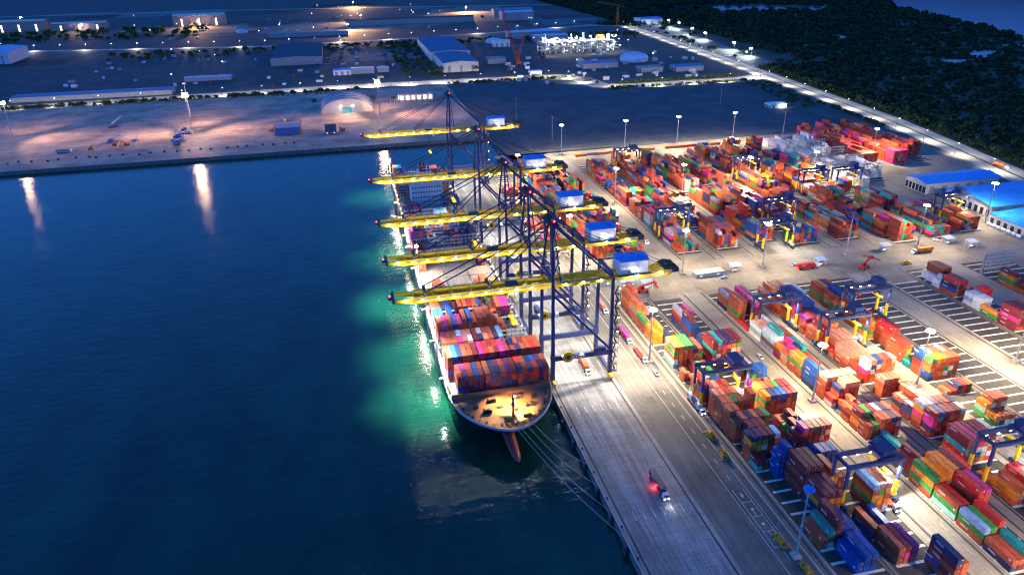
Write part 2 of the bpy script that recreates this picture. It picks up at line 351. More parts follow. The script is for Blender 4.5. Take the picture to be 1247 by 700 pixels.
# ------------------------------------------------------------------ containers
TH = 2.62; PITCH = 2.76; SL = 6.5
NEAR = {
 'B1': (68, 170.8, 'the quayside block', [
  (-2, 40, '002330', {2: 'bbb', 3: 'bbb', 4: 'bnb'}), (0, 40, '235332', {0: 'rr', 1: 'ery', 2: 'mmrmr', 3: 'bbb', 4: 'bbb', 5: 'bb'}),
  (2, 40, '000555', {3: 'mronu', 4: 'mogmr', 5: 'morrm'}), (4, 40, '000666', {3: 'mmrmrm', 4: 'mmmrmm', 5: 'mmrmmm'}),
  (6, 20, '005600', {2: 'bbbbb', 3: 'bbbbbb'}), (7, 20, '220000', {0: 'me', 1: 'mr'}),
  (8, 20, '555550', {0: 'norrr', 1: 'ugoor', 2: 'moyrr', 3: 'mmrrm', 4: 'lrmrr'}), (9, 20, '055500', {1: 'mmrrr', 2: 'mrrmr', 3: 'mmrrm'}),
  (10, 20, '455555', {0: 'trrr', 1: 'tnrrn', 2: 'nyrrr', 3: 'trrmr', 4: 'mrrrm', 5: 'grmrr'}), (11, 20, '550000', {0: 'trrrr', 1: 'rrrrr'}),
  (12, 20, '555556', {0: 'trrrr', 1: 'tmrrr', 2: 'grrmr', 3: 'trrrr', 4: 'trmrr', 5: 'trrmrr'}), (13, 20, '555554', {0: 'ctrr', 1: 'tsrrr'}),
  (14, 20, '055500', {1: 'cprrr', 2: 'strrr', 3: 'ttrrr'}), (15, 20, '444400', {1: 'trrr', 2: 'btrr', 3: 'btrr'}), (16, 20, '320000', {0: 'try', 1: 'tr'}),
  (17, 20, '002230', {}), (18, 20, '210330', {0: 'tr', 1: 't'}), (19, 20, '000220', {}),
  (20, 40, '555544', {0: 'tgtwi', 1: 'otory', 2: 'gtrrr', 3: 'gsrrr', 4: 'nrttr', 5: 'rgrr'}),
  (24, 40, '342200', {0: 'ooo', 1: 'oooo', 2: 'nn', 3: 'nn'}), (26, 40, '322200', {0: 'gtt', 1: 'ct', 2: 'nn', 3: 'nn'}),
  (28, 40, '543000', {0: 'toytt', 1: 'tctt', 2: 'ctr'}), (30, 40, '563000', {0: 'ttotr', 1: 'trtrrr', 2: 'rrt'})]),
 'B2': (90, 170.8, 'the second block inland', [
  (-4, 40, '000054', {4: 'nmrmr', 5: 'rrtr'}), (-2, 40, '333000', {0: 'trt', 1: 'mpr', 2: 'ppt'}), (-3, 20, '000022', {4: 'bb', 5: 'ib'}),
  (0, 40, '212000', {0: 'tb', 1: 'r', 2: 'br'}), (2, 40, '000555', {3: 'lrogr', 4: 'cgoot', 5: 'cotoy'}), (4, 40, '430000', {0: 'rctr', 1: 'rtr'}),
  (6, 20, '044400', {1: 'bbnb', 2: 'bbbn', 3: 'bbbb'}), (7, 20, '022000', {1: 'bn', 2: 'bb'}),
  (8, 20, '455555', {0: 'mmno', 1: 'psroo', 2: 'mstso', 3: 'mmstn', 4: 'mmcss', 5: 'scsts'}), (9, 20, '343443', {}), (10, 20, '334200', {0: 'rmr', 1: 'tro'}),
  (12, 20, '555555', {0: 'ogrgo', 1: 'nrrrr', 2: 'bmrrr', 3: 'bnrmr', 4: 'mrrmr', 5: 'mmrrm'}), (13, 20, '555555', {0: 'otgoo', 1: 'trrrr', 2: 'trrmr', 3: 'grrrr', 4: 'mrmrr', 5: 'mrrrr'}),
  (14, 20, '442100', {0: 'pppp', 1: 'tprr', 2: 'tt', 3: 't'}), (15, 20, '000002', {5: 'tr'}),
  (16, 20, '000444', {3: 'bgrr', 4: 'bnro', 5: 'bbyr'}), (17, 20, '003430', {}), (18, 20, '002320', {3: 'rot'}),
  (20, 40, '555555', {0: 'mmems', 1: 'ermyr', 2: 'uprmr', 3: 'nomor', 4: 'mtwor', 5: 'mgcrr'}), (22, 20, '330000', {}),
  (24, 40, '530000', {0: 'mbbmb', 1: 'bbb'}), (26, 40, '404000', {0: 'yrmb', 2: 'pttr'})]),
 'B3': (126.5, 158.5, 'the third block inland', [
  (-2, 40, '223000', {}), (0, 40, '334200', {0: 'lgr', 1: 'grr', 2: 'srrr', 3: 'bb'}),
  (2, 40, '330550', {0: 'rgi', 1: 'srr', 3: 'ssrrr', 4: 'prsrr'}), (4, 40, '445555', {0: 'gogr', 1: 'orrr', 2: 'oorrr', 3: 'oowrr', 4: 'mporr', 5: 'smrrr'}),
  (6, 40, '023200', {1: 'mm', 2: 'mur', 3: 'bm'}), (8, 40, '012000', {1: 'e', 2: 'en'}),
  (10, 20, '334444', {0: 'rrr', 1: 'grr', 2: 'rtsr', 3: 'rssr', 4: 'ntsr', 5: 'mysr'}), (11, 20, '444444', {0: 'mror', 1: 'gmrr', 2: 'mrrr', 3: 'yrrr', 4: 'nmrr', 5: 'rnrr'}), (12, 20, '332000', {0: 'rmr'}), (13, 20, '023200', {}),
  (14, 20, '245552', {0: 'sw', 1: 'nrrn', 2: 'crrmr', 3: 'crmnr', 4: 'crrrr', 5: 'iw'}), (15, 20, '555555', {0: 'crrrr', 1: 'ctrrr', 2: 'ctrrr', 3: 'ctrrr', 4: 'ctrrr', 5: 'ictrr'}),
  (16, 40, '500000', {0: 'bbbbn'}), (18, 40, '443300', {0: 'ogrr', 1: 'orrr', 2: 'rrr', 3: 'rrt'}),
  (20, 20, '344400', {0: 'tyo', 1: 'ptpr', 2: 'npgr', 3: 'enor'}), (21, 20, '334400', {0: 'otp', 1: 'ppt', 2: 'pgnr', 3: 'entr'}),
  (22, 40, '454400', {0: 'wicw', 1: 'ewcwt', 2: 'twoy', 3: 'tsoc'}), (24, 40, '344300', {0: 'wiw', 1: 'cycw', 2: 'wcot', 3: 'ttr'}), (26, 40, '100000', {0: 's'}),
  (28, 40, '550044', {0: 'tttgr', 1: 'rtrrr', 4: 'pumr', 5: 'uumr'}), (30, 40, '443344', {4: 'pumr', 5: 'umrr'})]),
 'B4': (155, 160, 'the fourth block inland', [
  (-1, 40, '333300', {0: 'trr', 1: 'srr'}), (2, 40, '234400', {0: 'or', 1: 'tyr', 2: 'soyr', 3: 'strr'}), (4, 20, '110000', {0: 'o', 1: 't'}),
  (6, 40, '555555', {0: 'mmesr', 1: 'psrrr', 2: 'mpwbt', 3: 'mtwyo', 4: 'mwtws', 5: 'wtwcr'}),
  (9, 20, '555555', {0: 'mppnm', 1: 'bertm', 2: 'mmrmr', 3: 'mommr', 4: 'mrrmr', 5: 'yocrr'}), (10, 20, '555555', {0: 'yoprm', 1: 'yrrrr', 2: 'umrrr', 3: 'mrrrr', 4: 'rrrrr', 5: 'nrrrr'}), (11, 20, '334400', {}),
  (12, 20, '334330', {0: 'rnr', 1: 'tmr'}), (13, 20, '000330', {}), (22, 40, '345500', {0: 'trr', 1: 'mprr'}), (14, 20, '444330', {0: 'crtr', 1: 'ttrr', 2: 'trrr', 3: 'trr', 4: 'ttr'}),
  (16, 20, '555555', {0: 'wwpsr', 1: 'cnyrr', 2: 'byrrr', 3: 'rtrrr', 4: 'mrtrr', 5: 'crtir'}), (17, 20, '333000', {0: 'trr', 1: 'trr'}),
  (18, 40, '444400', {0: 'cctr', 1: 'ccrr', 2: 'ccrr', 3: 'cttr'}), (20, 40, '244440', {0: 'sc', 1: 'ctrr', 2: 'ctrr', 3: 'cstr', 4: 'ctrr'}),
  (24, 40, '444440', {0: 'usmr', 1: 'mrnr', 2: 'mmrr', 3: 'nbrr', 4: 'bbnr'}), (26, 40, '555550', {0: 'psmrr', 3: 'bbnrr', 4: 'bnnrr'}), (28, 40, '555555', {2: 'bnmrr', 3: 'bbnrr', 4: 'bbbrr', 5: 'ybbrr'}), (30, 40, '344440', {})]),
 'B5': (187, 160, 'the fifth block inland', [
  (9, 20, '022220', {1: 'og', 2: 'rn', 3: 'ri', 4: 'ri'}), (10, 20, '034440', {1: 'oig', 2: 'riri', 3: 'rrir', 4: 'rirr'}), (13, 20, '112220', {0: 't', 1: 's', 2: 'nr', 3: 'sr', 4: 'rr'}),
  (15, 20, '555555', {0: 'gtobn', 1: 'otrrr', 2: 'otror', 3: 'trgwr', 4: 'trwgr', 5: 'trrrr'}), (16, 20, '555555', {0: 'bnsrr', 1: 'lrrrr', 2: 'trrrr', 3: 'trrrr', 4: 'wtrrr', 5: 'trrrr'}), (17, 20, '110020', {0: 'e', 1: 'e', 4: 'b'}),
  (18, 40, '440000', {0: 'rrrr', 1: 'rogr'}), (20, 40, '055000', {1: 'ssrrr', 2: 'mrrrr'}), (22, 40, '444000', {0: 'otgo', 1: 'ooto', 2: 'srrr'}), (24, 40, '334000', {0: 'tot', 1: 'wct', 2: 'srrr'}),
  (27, 40, '455400', {0: 'rtgr'}), (29, 40, '444400', {0: 'rrgr', 1: 'orrr'})]),
 'B6': (210, 160, 'the sixth block inland', [(8, 20, '003300', {2: 'bbb', 3: 'bnb'}), (29, 20, '220000', {})]),
 'B8': (272, 160, 'the block past the slots', [
  (20, 40, '555500', {0: 'mmpmm', 1: 'mrmmr', 2: 'mrrrr', 3: 'rmrrr'}), (22, 40, '210000', {0: 'og', 1: 'r'}), (24, 20, '333000', {0: 'www', 1: 'wyw', 2: 'wlw'}), (25, 20, '333440', {0: 'wyw', 1: 'www', 2: 'lww', 3: 'smrr', 4: 'ssmr'}),
  (27, 40, '444220', {0: 'snbr', 1: 'snrr', 2: 'mrrr', 3: 'yr'}), (29, 20, '230000', {0: 'ww', 1: 'www'}), (30, 40, '024440', {1: 'ww', 2: 'rrrr', 3: 'rmrr', 4: 'rrrr'})]),
 'B9': (316, 160, 'the last near block inland', [(27, 40, '420000', {0: 'mogo', 1: 'to'}), (25, 40, '140000', {0: 't', 1: 'murr'}), (23, 40, '330000', {}), (20, 40, '555000', {})]),
}
FARB = [('F1', 46, 470, 676, 'the far quayside block', '2', .45), ('F2', 74, 452, 676, 'the first far block inland', 'r', .86), ('F3', 97, 452, 660, 'the second far block inland', 'r', .85),
        ('F4', 137, 446, 676, 'the third far block inland', 'a', .9), ('F5', 168, 446, 676, 'the fourth far block inland', 'a', .88), ('F6', 200, 452, 684, 'the fifth far block inland', 'r', .86),
        ('F7', 229, 440, 688, 'the sixth far block inland', 'a', .86), ('F8', 263, 440, 696, 'the seventh far block inland', 'r', .92), ('F9', 299, 424, 692, 'the eighth far block inland', 'r', .92),
        ('F10', 330, 424, 520, 'the ninth far block inland', 'r', .85), ('F11', 326, 535, 690, 'the block beside the reefers', 'a', .75), ('F12', 361, 430, 470, 'the block by the warehouses', 'r', .95),
        ('F13', 352, 545, 690, 'the white reefer block', 'w', .9), ('F14', 381, 560, 700, 'the grey reefer block', 'w', .7), ('F15', 408, 608, 720, 'the first red corner block', 'R', .95),
        ('F16', 436, 600, 728, 'the second red corner block', 'R', .95), ('F17', 466, 606, 730, 'the last red corner block', 'R', .9)]
MIX = {'r': 'rrrrrrrttttmmmmoospnnbbggeyc', 'a': 'rrrrrrtttmmmopgenbbnyusr', '2': 'rttopsc', 'w': 'wwwwwyyyw', 'R': 'rrrrttssmpcrr'}
boxes = []   # (x centre, y centre, z, length, colour key, block key, bay, row, tier, tiers, along)
for key, (x0, y0, desc, bays) in NEAR.items():
    for bi, (k, L_, hs_, cols) in enumerate(bays):
        ln = 12.19 if L_ == 40 else 6.06; span = SL * (2 if L_ == 40 else 1)
        yc = y0 + SL * k + span / 2 - .1
        for row, h in enumerate(hs_):
            h = int(h); cs = cols.get(row, '')
            for t in range(h):
                fromtop = h - 1 - t
                c = cs[fromtop] if fromtop < len(cs) else rnd.choice(MIX['r'])
                boxes.append((x0 + 1.22 + row * PITCH + rnd.uniform(-.05, .05), yc + rnd.uniform(-.07, .07), t * TH, ln, c, key, bi, row, t, h))
DESC = {k: v[2] for k, v in NEAR.items()}
for key, x0, ya, yb, desc, mix, dens in FARB:
    DESC[key] = desc; q = random.Random(key); y = ya; bi = 0
    while y < yb:
        twenty = q.random() < .3; span = SL if twenty else 2 * SL; ln = 6.06 if twenty else 12.19
        if q.random() < dens:
            base = q.choice((2, 3, 4, 4, 5, 5)) if mix != 'R' else q.choice((4, 5, 5))
            if mix == 'w': base = q.choice((3, 4, 5))
            if mix == '2': base = q.choice((1, 1, 2))
            fav = q.choice(MIX[mix])
            for row in range(6):
                h = max(0, min(6, base + q.choice((-1, 0, 0, 0, 0, 0, 1))))
                if q.random() < .05: h = 0
                rowfav = fav if q.random() < .6 else q.choice(MIX[mix])
                for t in range(h):
                    c = rowfav if q.random() < .5 else q.choice(MIX[mix])
                    boxes.append((x0 + 1.22 + row * PITCH, y + span / 2, t * TH, ln, c, key, bi, row, t, h))
        bi += 1; y += span
# a single line of boxes along the empty lot
for i in range(26):
    if rnd.random() < .78: boxes.append((150 + i * 12.9, 716 + rnd.uniform(-1.5, 1.5) + i * .3, 0, -12.19, rnd.choice('ooctbcytr' if i < 18 else 'wybbor'), 'LINE', 0, i, 0, 1))
DESC['LINE'] = 'the single line along the empty lot'
# on the ship: rows across the deck, bays along it
SHX = -50.6; DECK = 9.0
SHIP_BAYS = [  # (front Y, base z, {(row from, row to): (tiers, palette)})
 (288.5, 10.2, {(1, 17): (4, 'nbmrnsmmrubsrmn')}), (303.2, 10.2, {(0, 17): (5, 'rrnbpsmrrms')}), (317.8, 10.2, {(0, 11): (5, 'cptwlntcpri')}),
 (336, 10.2, {(0, 4): (5, 'tspbrt'), (5, 11): (6, 'rtttrt'), (12, 13): (4, 'rtn')}), (351, 10.2, {(0, 1): (4, 'tw'), (3, 3): (5, 'cl'), (5, 6): (6, 'rtr'), (12, 15): (5, 'pnyu')}), (366, 10.2, {(0, 16): (3, 'rtsnbgt')}), (381, 10.2, {(0, 1): (3, 'ot'), (5, 16): (3, 'tsrnbr')}),
 (396, 10.2, {(2, 4): (3, 'rpp'), (12, 15): (3, 'rto')}), (436, 10.2, {(0, 1): (4, 'tc'), (15, 16): (2, 'nr')}),
 (452, 10.2, {(0, 3): (4, 'rrm'), (14, 16): (3, 'tn')}), (467, 10.2, {(0, 3): (5, 'pupb'), (10, 12): (4, 'sur'), (13, 16): (5, 'bnn')}), (482, 10.2, {(0, 3): (5, 'pbmn'), (4, 6): (3, 'tw'), (9, 13): (4, 'rsrb'), (14, 16): (5, 'nnb')}),
 (497, 10.2, {(0, 1): (3, 'r'), (3, 9): (3, 'ytc'), (12, 16): (4, 'bnr')}), (512, 10.2, {(0, 2): (4, 'mrt'), (4, 6): (3, 'ptn'), (8, 13): (5, 'wliep'), (14, 16): (5, 'rnr')}), (527, 10.2, {(0, 4): (5, 'uump'), (10, 13): (3, 'mrb'), (13, 16): (5, 'nnm')}),
 (542, 10.2, {(0, 3): (4, 'mur'), (12, 16): (5, 'bnn')}), (600, 10.2, {(0, 4): (6, 'trso'), (12, 16): (6, 'trct')}), (615, 10.2, {(0, 3): (6, 'rtos'), (10, 16): (6, 'trcr')}), (631, 10.2, {(0, 2): (6, 'etrs'), (12, 16): (5, 'rtr')})]
DESC['SHIP'] = 'ship'
q = random.Random(5)
for bi, (yf, zb, segs) in enumerate(SHIP_BAYS):
    for (ra, rb), (h, pal) in segs.items():
        for row in range(ra, rb + 1):
            hh = h if bi < 3 or q.random() < .75 else max(1, h - 1)
            two = bi in (0, 1, 2) and q.random() < .3
            for t in range(hh):
                c = q.choice(pal) if q.random() < .8 else q.choice('rrtmb')
                X = SHX + 1.3 + row * 2.58 + (row // 6) * .35
                if bi < 3:   # twenty foot boxes, two to a bay
                    boxes.append((X, yf + 3.1, zb + t * 2.6, 6.06, c, 'SHIP', 2 * bi, row, t, hh))
                    boxes.append((X, yf + 9.3, zb + t * 2.6, 6.06, q.choice(pal) if q.random() < .5 else c, 'SHIP', 2 * bi + 1, row, t, hh))
                else: boxes.append((X, yf + 6.1, zb + t * 2.6, 12.19, c, 'SHIP', bi + 3, row, t, hh))
for i in range(len(boxes)):
    if len(boxes[i]) == 10: pass
print('containers', len(boxes))
def corners(bx):
    x, y, z, ln = bx[:4]; w2, l2 = 1.22, abs(ln) / 2
    if ln < 0: w2, l2 = l2, w2
    return [(x - w2, y - l2, z + .03), (x + w2, y - l2, z + .03), (x + w2, y + l2, z + .03), (x - w2, y + l2, z + .03),
            (x - w2, y - l2, z + 2.59), (x + w2, y - l2, z + 2.59), (x + w2, y + l2, z + 2.59), (x - w2, y + l2, z + 2.59)]
QF = ((4, 5, 6, 7), (0, 1, 5, 4), (1, 2, 6, 5), (2, 3, 7, 6), (3, 0, 4, 7))
vs, fs = [], []
for bx in boxes:
    n = len(vs); vs += corners(bx); fs += [tuple(n + i for i in f) for f in QF]
tree = BVHTree.FromPolygons(vs, fs)
NX, NY = 520, 292; hw = 18 / cd.lens; hh = hw * 574 / 1024
count = np.zeros(len(boxes), int)
for j in range(NY):
    for i in range(NX):
        d = fw + r2 * ((i + .5) / NX * 2 - 1) * hw + u2 * (1 - (j + .5) / NY * 2) * hh
        hit = tree.ray_cast(CAM, d.normalized())
        if hit[2] is not None: count[hit[2] // 5] += 1
order = np.argsort(-count); pick = [int(i) for i in order[:298] if count[i] > 0]
picked = set(pick)
print('picked', len(pick), 'least rays', count[pick[-1]], 'shown', (count > 0).sum())

def container_mesh(ln, mark):
    """corrugated box: corner posts and rails stand proud of ribbed walls"""
    mb = MB(); w2, l2, h = 1.219, ln / 2, 2.59
    for sx in (-1, 1):
        for sy in (-1, 1):
            mb.box(sx * w2 - (0 if sx < 0 else .16), sx * w2 + (.16 if sx < 0 else 0), sy * l2 - (0 if sy < 0 else .16), sy * l2 + (.16 if sy < 0 else 0), 0, h)
        mb.box(min(sx * w2, sx * (w2 - .1)), max(sx * w2, sx * (w2 - .1)), -l2 + .16, l2 - .16, 0, .17)
        mb.box(min(sx * w2, sx * (w2 - .1)), max(sx * w2, sx * (w2 - .1)), -l2 + .16, l2 - .16, h - .12, h)
        nseg = int(ln / .56); st = (ln - .32) / nseg; pts = []
        for i in range(nseg):
            y = -l2 + .16 + i * st
            pts += [(y, .045), (y + st * .30, .045), (y + st * .45, .1), (y + st * .85, .1)]
        pts.append((l2 - .16, .045))
        for (ya, da), (yb, db) in zip(pts, pts[1:]):
            xa, xb = sx * (w2 - da), sx * (w2 - db)
            p = [(xa, ya, .17), (xb, yb, .17), (xb, yb, h - .12), (xa, ya, h - .12)]
            mb.poly(p if sx > 0 else p[::-1])
        if mark == 1:
            q = random.Random(3 + sx)
            for k in range(7): mb.box(sx * (w2 - .03) - .015, sx * (w2 - .03) + .015, l2 * .12 + k * .5, l2 * .12 + k * .5 + .3, 1.35, 2.0, 1)
        if mark == 2:
            mb.box(sx * (w2 - .03) - .015, sx * (w2 - .03) + .015, -l2 * .85, -l2 * .85 + 1.0, 1.55, 2.25, 1)
            for k in range(4): mb.box(sx * (w2 - .03) - .015, sx * (w2 - .03) + .015, l2 * .55 + k * .36, l2 * .55 + k * .36 + .22, 1.9, 2.2, 1)
    for sy in (-1, 1):
        mb.box(-w2 + .16, w2 - .16, min(sy * l2, sy * (l2 - .1)), max(sy * l2, sy * (l2 - .1)), 0, .17)
        mb.box(-w2 + .16, w2 - .16, min(sy * l2, sy * (l2 - .1)), max(sy * l2, sy * (l2 - .1)), h - .12, h)
    y = l2 - .06; mb.poly([(w2 - .16, y, .17), (-w2 + .16, y, .17), (-w2 + .16, y, h - .12), (w2 - .16, y, h - .12)])
    mb.box(-w2 + .1, w2 - .1, -l2 + .1, l2 - .1, .1, .16)
    n = max(5, int(ln / 1.1)); st = (ln - .2) / n
    for i in range(n):
        a = -l2 + .1 + i * st
        mb.poly([(-w2 + .1, a, h - .05), (w2 - .1, a, h - .05), (w2 - .1, a + st * .5, h - .02), (-w2 + .1, a + st * .5, h - .02)])
        mb.poly([(-w2 + .1, a + st * .5, h - .02), (w2 - .1, a + st * .5, h - .02), (w2 - .1, a + st, h - .05), (-w2 + .1, a + st, h - .05)])
    return mb.mesh('container', [M_BOX, M_MARK])
def door_mesh(ln):
    mb = MB(); l2 = ln / 2; y0 = -l2 + .03
    for a, b in ((-1.06, -.015), (.015, 1.06)):
        mb.box(a, b, y0, y0 + .05, .17, 2.47)
        for k in range(4): mb.box(a + .06, b - .06, y0 - .02, y0 - .001, .32 + k * .53, .66 + k * .53)
    for x in (-.82, -.28, .28, .82):
        mb.tube((x, y0 - .05, .12), (x, y0 - .05, 2.5), .028, 5, 1)
        mb.box(x - .12, x + .12, y0 - .07, y0 - .03, 1.02, 1.1, 1)
    mb.box(.32, .75, y0 - .035, y0 - .022, 1.75, 2.15, 2)
    mb.box(-1.06, 1.06, y0 + .052, y0 + .07, .17, 2.47, 3)
    return mb.mesh('container_door', [M_BOX, M_ROD, M_MARK, M_BLACK])
CM = {(l, k): container_mesh(l, k) for l in (6.06, 12.19) for k in (0, 1, 2)}
DM = {l: door_mesh(l) for l in (6.06, 12.19)}
TIER = ['topmost', 'second down', 'third down', 'fourth down', 'fifth down', 'sixth down']
baynum = {}
for key in DESC:
    ys = sorted({round(bx[1]) // 3 for i, bx in enumerate(boxes) if bx[5] == key})
used_bays = {}
for i in pick:
    bx = boxes[i]; used_bays.setdefault(bx[5], set()).add(bx[6])
allbays = {}
for bx in boxes: allbays.setdefault(bx[5], {}).setdefault(bx[6], bx[1])
bayord = {k: {b: n + 1 for n, b in enumerate(sorted(v, key=lambda b: v[b]))} for k, v in allbays.items()}
labels = set()
def shade(c, q):
    k = q.uniform(.78, 1.2); return tuple(min(.85, max(.004, v * k * q.uniform(.93, 1.07))) for v in c)
for i in pick:
    x, y, z, ln, c, key, bi, row, t, h = boxes[i]; q = random.Random(i)
    l = 12.19 if abs(ln) > 8 else 6.06
    o = link('container', CM[(l, q.choice((0, 1, 1, 2)))], None, (x, y, z + .02), 0 if ln > 0 else R(90))
    d = link('door', DM[l], o)
    col = shade(PAL[c][1], q); o.color = (*col, 1); d.color = (*[v * .94 for v in col], 1)
    nm = PAL[c][0]; tr = TIER[h - 1 - t]; bo = ORD[min(30, bayord[key][bi])]
    if key == 'SHIP': lb = f'{nm} container, {tr}, {ORD[row + 1]} row from the sea, {bo} ship bay from bow'
    elif key == 'LINE': lb = f'{nm} container, {ORD[row + 1]} along from the quay, in {DESC[key]}'
    else: lb = f'{nm} container, {tr}, {ORD[row + 1]} row, {bo} stack in {DESC[key]}'
    lb = lb[0].upper() + lb[1:]
    tag(o, lb, 'container', 'containers on the ship' if key == 'SHIP' else 'containers stacked in the yard')
    assert lb not in labels, lb
    labels.add(lb)
    if len(lb.replace('-', ' ').split()) > 16: print('LONG', lb)
# the rest, too many to be things of their own
vs, fs, cols = [], [], []
for i, bx in enumerate(boxes):
    if i in picked: continue
    q = random.Random(i); n = len(vs); vs += corners(bx); fs += [tuple(n + k for k in f) for f in QF]
    cols += [(*shade(PAL[bx[4]][1], q), 1)] * 5
me = bpy.data.meshes.new('container_mass'); me.from_pydata(vs, [], fs); me.materials.append(M_BOXES)
ca = me.color_attributes.new('Col', 'FLOAT_COLOR', 'CORNER')
ca.data.foreach_set('color', np.repeat(np.array(cols, dtype=np.float32), 4, axis=0).ravel())
tag(link('container_mass', me), 'remaining stacked containers of many colours farther back in the yard and ship', 'containers', None, 'stuff')
# stack slots, lanes and markings
mk = MB(); kb = MB()
def slots(x0, ya, yb, y0, step=6.5, name='stack_slots'):
    sheet(name, rect(x0 - .9, x0 + 17.6, ya, yb), .006, SLOT)
    y = y0
    while y < yb:
        if y > ya: mk.poly([(p[0], p[1], .010) for p in rect(x0 - .2, x0 + 17, y - .6, y + .6)])
        y += step
for key, (x0, y0, desc, bays) in NEAR.items(): slots(x0, 40, 378, y0 - .25 - 6.5 * 18)
slots(250.2, 150, 362, 160 - 6.5 * 2, 6.5); slots(333.5, 250, 372, 160, 6.5)
for key, x0, ya, yb, desc, mix, dens in FARB: slots(x0, ya - 4, yb + 4, ya - .2)
for i, (xa, xb) in enumerate(((107.5, 125.3), (172.6, 186), (227.6, 248.6), (290, 315), (85.2, 89), (144, 154))):
    sheet('yard_lane', rect(xa, xb, 30, 383), .005, LANE)
for xa, xb in ((113.5, 135.5), (184.8, 198.6), (246, 261.6), (316.5, 325)):
    sheet('yard_lane', rect(xa, xb, 428, 706), .005, LANE)
sheet('cross_road', rect(62, 404, 383.2, 426), .004, CROSS)
# kerbs with their drains along the blocks
for x in (66.3, 125.8, 186.2, 248.9, 227.9):
    kb.box(x - .25, x + .25, 60, 378, 0, .14)
for x in (62.2,): kb.box(x - .3, x + .3, 0, 700, 0, .12)
tag(kb.build('lane_kerbs', KERB), kind='structure')
for x in (64.6, 86.7, 88.6, 111.9, 123.6, 147.4, 152.9, 176.4, 188.6 + 18.6, 229.2, 246.6, 250 + 19):
    sheet('gantry_runway', rect(x - .55, x + .55, 40, 382), .0085, RUNWAY)
for x in (134.2, 157.6, 164, 187, 195, 218, 226, 249, 259, 283, 296.5, 323.5):
    sheet('gantry_runway', rect(x - .55, x + .55, 428, 700), .0085, RUNWAY)
tag(mk.build('slot_markings', LINE), kind='structure')
ln_ = MB()
for x in (50.8, 58.4): ln_.poly([(p[0], p[1], .006) for p in rect(x - .09, x + .09, 30, 700)])
for x in (54.6,):
    for k in range(60): ln_.poly([(p[0], p[1], .006) for p in rect(x - .12, x + .12, 60 + k * 11, 63.4 + k * 11)])
for k in range(6):
    for yy in (276, 202.5):
        x = 8 + k * 4.05
        ln_.poly([(p[0], p[1], .006) for p in rect(x - .14, x + .14, yy, yy + 4.2)])
        ln_.poly([(x - .34, yy, .006), (x, yy - 1.5, .006), (x + .34, yy, .006)])
for k in range(4):
    yy = 176 + k * 8.2
    for a in (rect(52.4, 52.6, yy, yy + 8), rect(57, 57.2, yy, yy + 8), rect(52.6, 57, yy, yy + .2)): ln_.poly([(p[0], p[1], .006) for p in a])
    ln_.poly([(p[0], p[1], .0065) for p in rect(54.3, 55.3, yy + 3.4, yy + 4.6)])
for xa in (113.5, 120.5, 178, 234, 241):
    for k in range(26): ln_.poly([(p[0], p[1], .010) for p in rect(xa - .08, xa + .08, 60 + k * 12, 64 + k * 12)])
tag(ln_.build('road_markings', LINE), kind='structure')
rl = MB()
for x in (2.6, 33.1):
    rl.box(x - .35, x + .35, -200, 704, .004, .012); rl.box(x - .07, x + .07, -200, 704, .012, .06)
rl.box(.0, .45, -200, 705, .0, .22, 1)
tag(rl.build('crane_rails', [mat('rail_groove', (.02, .02, .022), .6, var=.2), KERB]), kind='structure')
